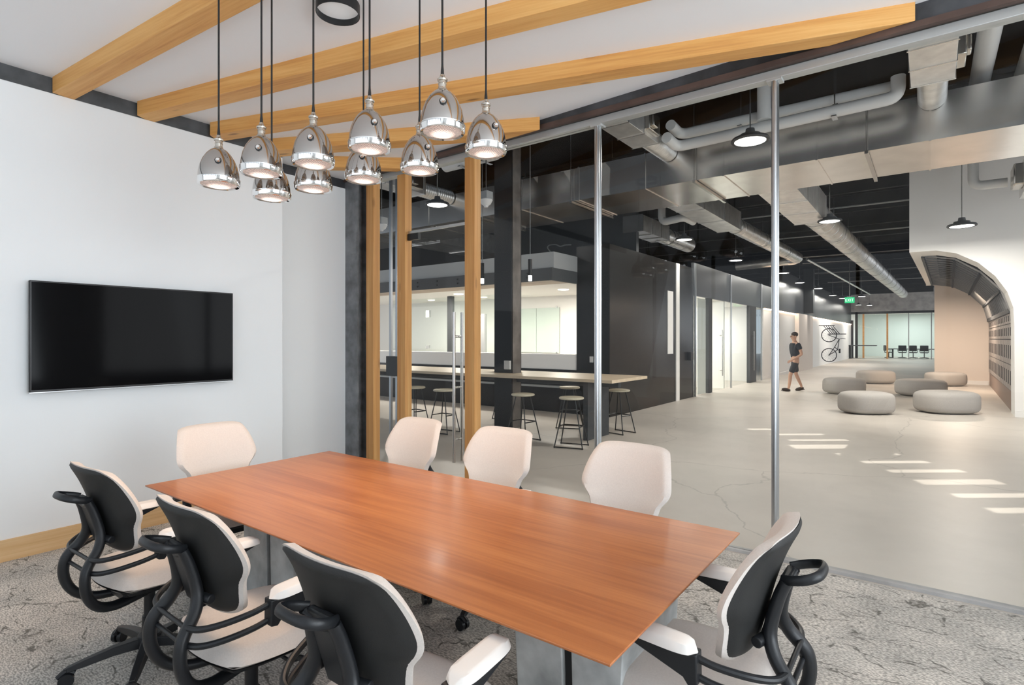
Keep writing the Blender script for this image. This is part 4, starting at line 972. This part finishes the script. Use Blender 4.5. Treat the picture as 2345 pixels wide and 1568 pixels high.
MB().box(1.05, 1.2, -0.05, 0.05, 0.0, 2.2).build('post', M['midgrey'], pt, smooth=False)
for i, (x, y) in enumerate(((-8.15, 10.9), (-9.9, 10.9), (-11.9, 10.9), (-7.0, 11.4))):
    d = MB().lathe([(0.0, -0.012), (0.12, -0.012), (0.13, 0.0), (0.0, 0.0)], 28).build('recessed_light', M['white_e']); d.location = (x, y, 2.72)
    tag(d, 'small round recessed light in the pantry ceiling', 'ceiling light', 'recessed lights of the pantry')
    light('recessed_spot', 'AREA', (x, y, 2.69), 68, (1.0, 0.94, 0.85), 0.25)
def slim(loc, label):
    t = thing('slim_pendant', label, 'pendant lamp', loc, 0, 'slim black pendants over the counter')
    MB().tube([(0, 0, 0.02), (0, 0, 0.30)], 0.035, 16).build('body', M['blackmetal'], t)
    MB().tube([(0, 0, -0.07), (0, 0, 0.02)], 0.030, 16).build('diffuser', M['white_e'], t)
    MB().tube([(0, 0, 0.30), (0, 0, HZ - loc[2])], 0.005, 6).build('cord', M['midgrey'], t)
slim((-6.51, 7.80, 2.62), 'slim black pendant with glowing tip left of the dark hall column')
cb_ = MB().tube(smoothpath([(-8.29, 12.97, 3.86), (-8.43, 12.97, 4.0), (-8.47, 12.97, 4.08), (-8.39, 12.97, 4.13), (-8.2, 12.97, 4.12), (-8.06, 12.97, 4.06), (-7.9, 12.97, 4.08), (-7.72, 12.97, 4.07)], 5), 0.018, 8).build('cable', M['midgrey'])
tag(cb_, 'loose grey cable looping on the dark wall above the pantry', 'cable')
slim((-5.45, 7.80, 2.60), 'slim black pendant with glowing tip right of the dark hall column')

# ------------------------------------------------------------------ ducts and pipes under the deck
bd = thing('rectangular_duct', 'huge rectangular sheet-metal duct crossing the hall', 'duct', (-4.0, 9.18, 3.95))
MB().box(-9.0, 10, -0.73, 0.73, 0, 0.56).build('duct_body', M['galv'], bd, smooth=False)
sm = MB()
for x in [-8.2 + 1.22 * k for k in range(15)]:
    sm.box(x - 0.012, x + 0.012, -0.742, 0.742, -0.012, 0.572)
sm.build('seam_flanges', M['galv'], bd, smooth=False)
for i, x in enumerate((-6.2, -3.1, -1.0, 1.15, 3.35, 5.35)):
    h = MB().bar((x, -0.80, -0.03), (x, 0.80, -0.03), 0.04, 0.04)
    for y in (-0.79, 0.79): h.tube([(x, y, -0.05), (x, y, 1.54)], 0.008, 6)
    h.build('trapeze_hanger', M['steel'], bd, smooth=False)
def vav(x, label, flex=True):
    t = thing('air_terminal_box', label, 'air terminal box', (x, 7.06, 4.30), 0, 'air terminal boxes on the ducts')
    MB().box(-0.19, 0.19, -0.55, 0.50, 0, 0.36).build('box', M['galvlight'], t, bevel=0.004)
    for y in (-0.5, 0.0, 0.47): MB().box(-0.20, 0.20, y - 0.012, y + 0.012, -0.008, 0.37).build('flange', M['galv'], t, smooth=False)
    MB().box(0.19, 0.27, 0.0, 0.36, 0.05, 0.30).box(0.27, 0.31, 0.05, 0.2, 0.1, 0.25).build('valve_gear', M['nickel'], t, bevel=0.01)
    mb = MB()
    k = 30
    pts = [(0, 0.50 + 0.872 * i / k, 0.14) for i in range(k + 1)]
    mb.tube(pts, [0.145 if i % 2 else 0.135 for i in range(k + 1)], 20)
    mb.build('round_inlet', M['galvlight'], t, ang=20)
    for sx in (-0.17, 0.17):
        for y in (-0.45, 0.4): MB().tube([(sx, y, 0.36), (sx, y, HZ - 4.30)], 0.006, 6).build('hanger_rod', M['steel'], t)
vav(-3.26, 'air terminal box with round inlet above the first aluminium mullion')
vav(0.02, 'air terminal box with flexible inlet at the upper right of the hall')
vav(-7.9, 'air terminal box above the timber posts at the left')
# branch ducts running down the corridor
def branch(x0, x1, ya, yb, za, zb, r, label, box=None, elbow=None):
    t = thing('spiral_duct', label, 'duct', (x0, ya, za), 0, 'spiral ducts along the corridor')
    n = int((yb - ya) / 0.33)
    pts = [((x1 - x0) * i / n, (yb - ya) * i / n, (zb - za) * i / n) for i in range(n + 1)]
    MB().tube(pts, r, 24).build('pipe', M['galvlight'], t, ang=40)
    rg = MB()
    for k in range(1, n, 2):
        p = Vector(pts[k]); rg.tube([p + Vector((0, -0.012, 0)), p + Vector((0, 0.012, 0))], r + 0.006, 24)
    rg.build('lock_seams', M['galv'], t, ang=40)
    for k in range(2, n, 8):
        p = Vector(pts[k])
        MB().tube([p + Vector((0, -0.02, 0)), p + Vector((0, 0.02, 0))], r + 0.014, 24).tube([p + Vector((0, 0, r)), p + Vector((0, 0, HZ - za))], 0.006, 6).build('hanger', M['steel'], t)
    if box:
        MB().box(-box[0], box[0], box[1], box[2], -box[3], box[3]).build('plenum', M['galvlight'], t, bevel=0.004)
        for q in range(4):
            y = box[1] + (box[2] - box[1]) * q / 3
            MB().box(-box[0] - 0.012, box[0] + 0.012, y - 0.012, y + 0.012, -box[3] - 0.012, box[3] + 0.012).build('flange', M['galv'], t, smooth=False)
    if elbow:
        MB().tube(smoothpath([pts[-1], (pts[-1][0] - 0.15, pts[-1][1] + 0.35, 0), (pts[-1][0] - 0.6, pts[-1][1] + 0.5, 0), (pts[-1][0] - elbow, pts[-1][1] + 0.5, -0.05)], 6), r * 0.85, 20).build('elbow', M['galvlight'], t, ang=40)
    return t
branch(-2.05, -1.45, 13.2, 46.0, 4.28, 4.55, 0.27, 'longest spiral duct, running down the corridor to the far room', box=(0.30, -3.2, 0.15, 0.27))
branch(-3.95, -3.80, 14.0, 22.0, 4.40, 4.42, 0.20, 'spiral duct left of the longest one, ending in an elbow', box=(0.28, -4.0, 0.15, 0.22), elbow=2.2)
branch(-5.95, -5.95, 14.6, 17.0, 4.42, 4.42, 0.22, 'short spiral duct stub above the black wall', box=(0.26, -1.6, 0.15, 0.2))
t = thing('branch_duct', 'pale slanted branch duct high above the pantry at the left', 'duct', (-10.2, 10.0, 3.92))
MB().hexa([(-0.5, 0, 0), (0.5, 0, 0), (0.5, 2.95, 0.0), (-0.5, 2.95, 0.0), (-0.5, 0, 0.5), (0.5, 0, 0.5), (0.5, 2.95, 0.5), (-0.5, 2.95, 0.5)]).build('duct_body', M['galvlight'], t, smooth=False)
MB().box(-0.52, 0.52, 1.4, 1.43, -0.012, 0.512).build('seam_flange', M['galv'], t, smooth=False)
def pipe(pts, r, label, mt='pipe', hang=()):
    t = thing('insulated_pipe', label, 'pipe', pts[0], 0, 'white insulated pipes in the hall')
    o = Vector(pts[0]); P = [Vector(p) - o for p in pts]
    # round the corners
    Q = [P[0]]
    for i in range(1, len(P) - 1):
        a = (P[i - 1] - P[i]).normalized(); b = (P[i + 1] - P[i]).normalized(); d = min(r * 1.8, (P[i - 1] - P[i]).length / 2.1, (P[i + 1] - P[i]).length / 2.1)
        for k in range(7):
            q = k / 6; Q.append((P[i] + a * d) * (1 - q) ** 2 + P[i] * 2 * q * (1 - q) + (P[i] + b * d) * q ** 2)
    Q.append(P[-1])
    MB().tube(Q, r, 18).build('jacket', M[mt], t, ang=50)
    for h in hang:
        p = Vector(h) - o
        MB().tube([p + Vector((0, 0, -r - 0.01)), p + Vector((0, 0, HZ - h[2]))], 0.008, 6).box(p.x - 0.03, p.x + 0.03, p.y - r - 0.01, p.y + r + 0.01, p.z - r - 0.012, p.z - r).build('hanger', M['steel'], t)
pipe([(-2.95, 7.7, 4.58), (-2.95, 8.1, 4.56), (-0.30, 8.1, 4.56)], 0.075, 'upper of two white pipes running before the big duct', hang=[(-2.1, 8.1, 4.56), (-0.95, 8.1, 4.56)])
pipe([(-2.95, 7.55, 4.36), (-2.95, 7.95, 4.34), (-0.30, 7.95, 4.38), (-0.30, 7.95, 4.62)], 0.075, 'lower of two white pipes running before the big duct', hang=[(-0.95, 7.95, 4.37)])
pipe([(-1.76, 7.92, 5.45), (-1.76, 7.92, 4.44)], 0.085, 'white pipe drop behind the second aluminium mullion')
pipe([(0.50, 5.6, 4.78), (0.50, 12.5, 4.78)], 0.105, 'white round pipe at the upper right, left of a pair')
pipe([(0.93, 5.6, 4.78), (0.93, 12.5, 4.78)], 0.105, 'white round pipe at the far upper right of the picture')
pipe([(-5.0, 12.5, 4.95), (-5.0, 12.5, 4.25), (-4.42, 12.35, 4.27), (-4.42, 12.95, 4.27)], 0.085, 'white pipe with two bends below the big duct')
pipe([(-6.95, 7.3, 4.66), (-5.8, 7.3, 4.66)], 0.13, 'white jacketed pipe above the glass door', hang=[(-6.5, 7.3, 4.66), (-6.0, 7.3, 4.66)])
pipe([(0.62, 13.0, 4.9), (0.62, 13.0, 4.28), (1.08, 13.0, 4.28)], 0.08, 'white pipe bend against the white bulkhead')
t = thing('air_handler', 'dark air handling unit with louvred face at the right edge, under the duct', 'air handler', (1.25, 12.7, 4.0))
MB().box(0, 1.6, -0.5, 0.5, 0, 0.55).build('casing', M['galv'], t, bevel=0.006)
lv = MB()
for k in range(7): lv.box(0.1, 1.5, -0.53, -0.5, 0.06 + 0.065 * k, 0.09 + 0.065 * k)
lv.build('louvres', M['galvlight'], t, smooth=False)
MB().box(-0.14, 0.0, -0.3, 0.2, 0.1, 0.45).build('valve_gear', M['nickel'], t, bevel=0.02)
# thin conduits under the joists
for i, (y, x0, x1, z) in enumerate(((12.2, -5.0, 0.0, 4.95), (16.5, -5.0, -0.4, 4.93), (20.6, -5.0, -0.3, 4.93), (25.6, -4.9, 0.0, 4.9), (28.0, -4.6, -2.2, 4.93), (32.5, -4.9, 0.0, 4.92), (38.0, -4.9, 0.0, 4.9))):
    c = MB().tube([(x0, y, z), (x1, y + 0.2, z)], 0.022, 8).build('conduit', M['midgrey'])
    tag(c, 'thin grey conduit strung below the dark roof joists', 'conduit', 'conduits below the roof deck')
c = MB().tube([(-3.6, 22.8, 4.45), (-3.2, 44.0, 4.5)], 0.05, 10).build('sprinkler_pipe', M['galv'])
tag(c, 'thin metal pipe running down the corridor left of the longest duct', 'pipe')

# ------------------------------------------------------------------ high-bay lamps
def make_bay():
    t = thing('high_bay_lamp', '', 'pendant lamp', (0, 0, 0), 0, 'round high-bay lamps in the hall')
    MB().lathe([(0.0, 0.16), (0.05, 0.16), (0.06, 0.10), (0.12, 0.09), (0.13, 0.055), (0.21, 0.04), (0.225, 0.015), (0.215, 0.0), (0.185, 0.0), (0.18, 0.012), (0.0, 0.012)], 32).build('housing', M['darkgrey'], t, ang=40)
    MB().lathe([(0.0, 0.004), (0.18, 0.004), (0.18, 0.011), (0.0, 0.011)], 32).build('diffuser', M['white_e'], t, smooth=False)
    MB().tube([(0, 0, 0.02), (0, 0, 1.5)], 0.008, 6).build('stem', M['steel'], t)
    return t
BAY = [((-1.78, 7.29, 3.98), 'brightest high-bay lamp, glowing in front of the big duct'), ((-7.2, 7.35, 3.98), 'high-bay lamp seen above the glass door'),
       ((-1.64, 13.0, 3.93), 'high-bay lamp right of the second aluminium mullion, under the longest duct'), ((-4.9, 13.7, 4.0), 'high-bay lamp before the corner of the black wall'),
       ((-4.9, 18.3, 4.0), 'high-bay lamp above the first corridor office'), ((0.46, 13.0, 3.58), 'high-bay lamp on a cord before the white bulkhead'),
       ((-4.4, 22.9, 4.0), 'high-bay lamp just left of the second aluminium mullion, far down'), ((-4.6, 27.3, 4.0), 'far high-bay lamp right of the second aluminium mullion'), ((-4.4, 31.0, 4.0), 'far high-bay lamp beside the dark boxed column end'),
       ((-4.45, 36.5, 4.0), 'far high-bay lamp right of the dark boxed column end'), ((-4.3, 39.5, 4.0), 'far high-bay lamp left of the exit sign'),
       ((-3.2, 38.4, 4.0), 'far high-bay lamp right of the exit sign'), ((-4.2, 48.0, 4.0), 'very distant high-bay lamp below the exit sign'), ((-3.6, 49.0, 4.0), 'most distant high-bay lamp, near the far glass room')]
by = make_bay()
for i, (p, lab) in enumerate(BAY):
    o = by if i == 0 else dup(by, p)
    o.location = p; o['label'] = lab
    if p[2] < 3.9: [setattr(c, 'scale', (1, 1, (HZ - p[2]) / 1.5)) for c in o.children if c.name.startswith('stem')]
    light('high_bay_light', 'AREA', (p[0], p[1], p[2] - 0.02), 75 if i == 0 else 12 if i == 1 else 130 if i == 5 else 58, (1.0, 0.95, 0.88), 0.34)
light('office_ceiling_light', 'AREA', (-6.6, 16.3, 2.70), 110, (1.0, 0.97, 0.93), 1.2)
light('office_ceiling_light', 'AREA', (-6.6, 19.6, 2.70), 110, (1.0, 0.97, 0.93), 1.2)
light('office_ceiling_light', 'AREA', (-6.6, 22.6, 2.70), 60, (1.0, 0.97, 0.93), 0.8)
light('far_room_light', 'AREA', (-1.2, 55.2, 3.60), 230, (0.95, 1.0, 0.98), 4.0)
light('niche_light', 'AREA', (0.62, 21.5, 2.95), 150, (1.0, 0.80, 0.64), 0.4)

# exit sign
ex = thing('exit_sign', 'green lit exit sign hanging in the far corridor', 'exit sign', (-2.77, 27.9, 3.2))
MB().box(-0.18, 0.18, -0.025, 0.025, -0.125, 0.125).build('panel', M['exit'], ex, bevel=0.006)
MB().tube([(0, 0, 0.125), (0, 0, 2.3)], 0.010, 8).build('stem', M['steel'], ex)
MB().box(-0.10, 0.10, -0.03, 0.03, 0.125, 0.155).build('canopy', M['switch'], ex)
lt = MB()
def stroke(a, b, w=0.020): lt.bar((a[0], -0.028, a[1]), (b[0], -0.028, b[1]), 0.004, w, (0.0, 0, 1) if abs(a[0] - b[0]) > abs(a[1] - b[1]) else (1, 0, 0))
x = -0.145
stroke((x, -0.06), (x, 0.06)); stroke((x, 0.05), (x + 0.055, 0.05)); stroke((x, 0), (x + 0.045, 0)); stroke((x, -0.05), (x + 0.055, -0.05))
x = -0.065
lt.bar((x, -0.028, -0.06), (x + 0.065, -0.028, 0.06), 0.004, 0.02, (0.88, 0, -0.47)); lt.bar((x, -0.028, 0.06), (x + 0.065, -0.028, -0.06), 0.004, 0.02, (0.88, 0, 0.47))
stroke((0.035, -0.06), (0.035, 0.06))
stroke((0.07, 0.05), (0.145, 0.05)); stroke((0.1075, -0.06), (0.1075, 0.05))
lt.build('lettering', M['exitletter'], ex, smooth=False)

# domed speakers hanging at left
def dome(loc, label):
    t = thing('dome_speaker', label, 'speaker', loc, 0, 'white dome speakers in the hall')
    MB().lathe([(0.0, -0.11), (0.03, -0.105), (0.035, -0.085), (0.07, -0.06), (0.10, 0.0), (0.095, 0.012), (0.0, 0.014)], 24).build('dome', M['pipe'], t, ang=40)
    MB().box(-0.075, 0.075, -0.075, 0.075, 0.013, 0.13).build('back_box', M['midgrey'], t, bevel=0.008)
    MB().tube([(0, 0, 0.13), (0, 0, HZ - loc[2])], 0.008, 6).build('stem', M['steel'], t)
dome((-5.35, 6.5, 3.63), 'white dome speaker hanging just right of the door-pull timber post')
dome((-7.55, 6.35, 3.50), 'white dome speaker seen between the first two timber posts')

# ------------------------------------------------------------------ bicycles hung upright on the corridor wall
def make_bike(label):
    t = thing('bicycle', label, 'bicycle', (0, 0, 0), 0, 'bicycles hung upright on the corridor wall')
    w1 = Vector((0, 0, 1.74)); w2 = Vector((0, 0, 0.62))
    for c in (w1, w2):
        w = MB().tube([c + Vector((0.37 * math.cos(a), 0, 0.37 * math.sin(a))) for a in [2 * math.pi * k / 40 for k in range(40)]], 0.024, 8, closed=True)
        for k in range(14):
            a = 2 * math.pi * k / 14; w.tube([c, c + Vector((0.36 * math.cos(a), 0, 0.36 * math.sin(a)))], 0.003, 4)
        w.ball(c, (0.03, 0.04, 0.03), 8, 6).build('wheel', M['blackmetal'], t)
    f = MB()
    bb_ = Vector((0.28, 0, 1.08)) ; sd = Vector((0.42, 0, 0.92)); hd_ = Vector((0.50, 0, 1.52))
    for a, b in ((w2, bb_), (w2, sd), (bb_, sd), (bb_, hd_), (sd, hd_), (hd_, w1)): f.tube([a, b], 0.020, 8)
    f.build('frame', M['blackmetal'], t)
    MB().tube([hd_, hd_ + Vector((0.14, 0, 0.04)), hd_ + Vector((0.30, 0, 0.02))], 0.016, 8).build('handlebar', M['blackmetal'], t)
    MB().tube([sd, sd + Vector((0.10, 0, -0.06))], 0.014, 8).box(0.48, 0.56, -0.06, 0.06, 0.74, 0.98).build('saddle', M['blackmetal'], t)
    return t
bk_ = make_bike('dark bicycle hung upright, front one on the white corridor wall'); bk_.location = (-4.56, 35.9, 0)
rk = thing('bicycle_rack', 'black wall rack of slanted bars above the hung bicycle', 'rack', (-4.56, 35.75, 0))
r_ = MB()
for k in range(5): r_.tube([(-0.25 + 0.11 * k, 0, 2.28), (0.10 + 0.11 * k, 0, 1.80)], 0.018, 8)
MB().tube(smoothpath([(0, 0, 2.28), (0, 0.12, 2.24), (0, 0.15, 2.12)], 5), 0.012, 8).build('hook', M['blackmetal'], rk)
r_.build('bars', M['blackmetal'], rk)
MB().tube([(-0.49, 0, 2.28), (0.30, 0, 2.28)], 0.022, 8).build('top_rail', M['blackmetal'], rk)
MB().tube([(-0.05, 0, 1.80), (0.85, 0, 1.80)], 0.022, 8).build('bottom_rail', M['blackmetal'], rk)

# ------------------------------------------------------------------ walking person
def skin_obj(name, V, E, rad, mt, parent=None, root=0, sub=2):
    me = bpy.data.meshes.new(name); me.from_pydata(V, E, [])
    o = bpy.data.objects.new(name, me); COL.objects.link(o)
    m = o.modifiers.new('skin', 'SKIN'); m.use_smooth_shade = True
    sv = me.skin_vertices[0].data
    for i, r in enumerate(rad):
        sv[i].radius = (r, r) if not isinstance(r, tuple) else r
        sv[i].use_root = (i == root)
    s = o.modifiers.new('sub', 'SUBSURF'); s.levels = sub; s.render_levels = sub
    bpy.context.view_layer.update()
    dg = bpy.context.evaluated_depsgraph_get()
    m2 = bpy.data.meshes.new_from_object(o.evaluated_get(dg))
    o.modifiers.clear(); o.data = m2; m2.materials.clear(); m2.materials.append(mt); m2.shade_smooth()
    m2.name = name
    if parent: o.parent = parent
    return o
V = []; E_ = []; RD = []
def jn(p, r, par=None):
    V.append(p); RD.append(r); i = len(V) - 1
    if par is not None: E_.append((par, i))
    return i
pel = jn((0, 0, 0.92), (0.135, 0.10)); sp = jn((0, 0.005, 1.08), (0.125, 0.092), pel); chs = jn((0, 0.015, 1.26), (0.15, 0.105), sp); up = jn((0, 0.005, 1.39), (0.10, 0.08), chs)
nk = jn((0, 0.02, 1.475), 0.052, up); hd0 = jn((0, 0.035, 1.545), (0.062, 0.07), nk); hd1 = jn((0, 0.035, 1.62), (0.072, 0.088), hd0); hd2 = jn((0, 0.025, 1.685), (0.055, 0.07), hd1)
def limb(par, pts):
    for p, r in pts: par = jn(p, r, par)
    return par
lk_ = limb(pel, [((-0.095, 0.02, 0.85), 0.092), ((-0.10, 0.12, 0.66), 0.074), ((-0.10, 0.19, 0.49), 0.055), ((-0.10, 0.20, 0.33), 0.052), ((-0.10, 0.235, 0.10), 0.036), ((-0.10, 0.275, 0.045), 0.035), ((-0.105, 0.38, 0.028), 0.028)])
rk_ = limb(pel, [((0.095, -0.02, 0.85), 0.092), ((0.10, -0.06, 0.66), 0.074), ((0.10, -0.08, 0.49), 0.055), ((0.10, -0.15, 0.34), 0.052), ((0.10, -0.245, 0.135), 0.036), ((0.10, -0.225, 0.065), 0.035), ((0.105, -0.125, 0.028), 0.028)])
def hand(par, w, d, side, up_):
    w = Vector(w); d = Vector(d).normalized(); s = Vector(side).normalized()
    p = jn(tuple(w + d * 0.045), (0.026, 0.016), par)
    for k, (o, l) in enumerate(((-0.028, 0.062), (-0.009, 0.074), (0.010, 0.070), (0.028, 0.055))):
        a = jn(tuple(w + d * 0.085 + s * o), 0.0095, p); b = jn(tuple(w + d * (0.085 + l * 0.55) + s * o * 1.1 + Vector(up_) * 0.012), 0.0085, a); jn(tuple(w + d * (0.085 + l) + s * o * 1.1 + Vector(up_) * 0.032), 0.0075, b)
    a = jn(tuple(w + d * 0.03 + s * -0.038), 0.011, p); jn(tuple(w + d * 0.065 + s * -0.055 + Vector(up_) * 0.012), 0.009, a)
la = limb(up, [((-0.17, 0.0, 1.375), 0.062), ((-0.215, -0.04, 1.23), 0.050), ((-0.235, -0.075, 1.09), 0.041), ((-0.215, 0.06, 1.00), 0.036), ((-0.18, 0.165, 0.935), 0.026)])
hand(la, (-0.18, 0.165, 0.935), (0.15, 0.75, -0.5), (0.5, 0, 0.8), (0.6, 0.1, 0))
ra = limb(up, [((0.17, 0.0, 1.375), 0.062), ((0.215, -0.035, 1.23), 0.050), ((0.235, -0.09, 1.08), 0.041), ((0.235, -0.09, 0.96), 0.036), ((0.225, -0.06, 0.845), 0.026)])
hand(ra, (0.225, -0.06, 0.845), (0, 0.25, -1), (0, -1, 0), (-0.6, 0, 0))
PLOC = (-3.20, 18.25, 0)
pn = thing('person', 'person in black tee and dark shorts walking down the hall', 'person', PLOC, R(127))
skin_obj('body', V, E_, RD, M['skin'], pn)
# clothing
skin_obj('t_shirt', [(0, 0, 0.93), (0, 0.005, 1.08), (0, 0.015, 1.26), (0, 0.005, 1.40), (-0.17, 0, 1.375), (-0.222, -0.046, 1.21), (0.17, 0, 1.375), (0.222, -0.042, 1.21)],
         [(0, 1), (1, 2), (2, 3), (3, 4), (4, 5), (3, 6), (6, 7)], [(0.155, 0.118), (0.148, 0.112), (0.172, 0.125), (0.112, 0.092), 0.078, 0.074, 0.078, 0.074], M['shirt'], pn, root=2)
skin_obj('shorts', [(0, 0, 0.97), (0, 0, 0.88), (-0.098, 0.03, 0.82), (-0.105, 0.125, 0.64), (-0.105, 0.175, 0.53), (0.098, -0.03, 0.82), (0.105, -0.065, 0.64), (0.105, -0.082, 0.53)],
         [(0, 1), (1, 2), (2, 3), (3, 4), (1, 5), (5, 6), (6, 7)], [(0.150, 0.115), (0.155, 0.118), 0.112, 0.096, 0.088, 0.112, 0.096, 0.088], M['shorts'], pn, root=1)
for nm, a, tilt in (('shoe', (-0.10, 0.315, 0.050), 8), ('shoe', (0.10, -0.185, 0.055), -14)):
    s = MB().ball((0, 0, 0), (0.048, 0.135, 0.05), 16, 10).box(-0.042, 0.042, -0.125, 0.125, -0.048, -0.03).build(nm, M['shoe'], pn, ang=60); s.location = a; s.rotation_euler = (R(tilt), 0, 0)
hr = MB().ball((0, 0.010, 1.672), (0.083, 0.098, 0.078), 18, 12).build('hair', M['hair'], pn)
fc_ = MB().ball((0, 0.128, 1.60), (0.013, 0.020, 0.022), 10, 8).ball((-0.077, 0.02, 1.605), (0.012, 0.024, 0.034), 10, 8).ball((0.077, 0.02, 1.605), (0.012, 0.024, 0.034), 10, 8).ball((0, 0.112, 1.558), (0.026, 0.012, 0.009), 10, 6)
fc_.build('face_features', M['skin'], pn)
for s in (-1, 1): MB().ball((s * 0.031, 0.112, 1.625), 0.011, 10, 8).build('eye', M['eye'], pn)
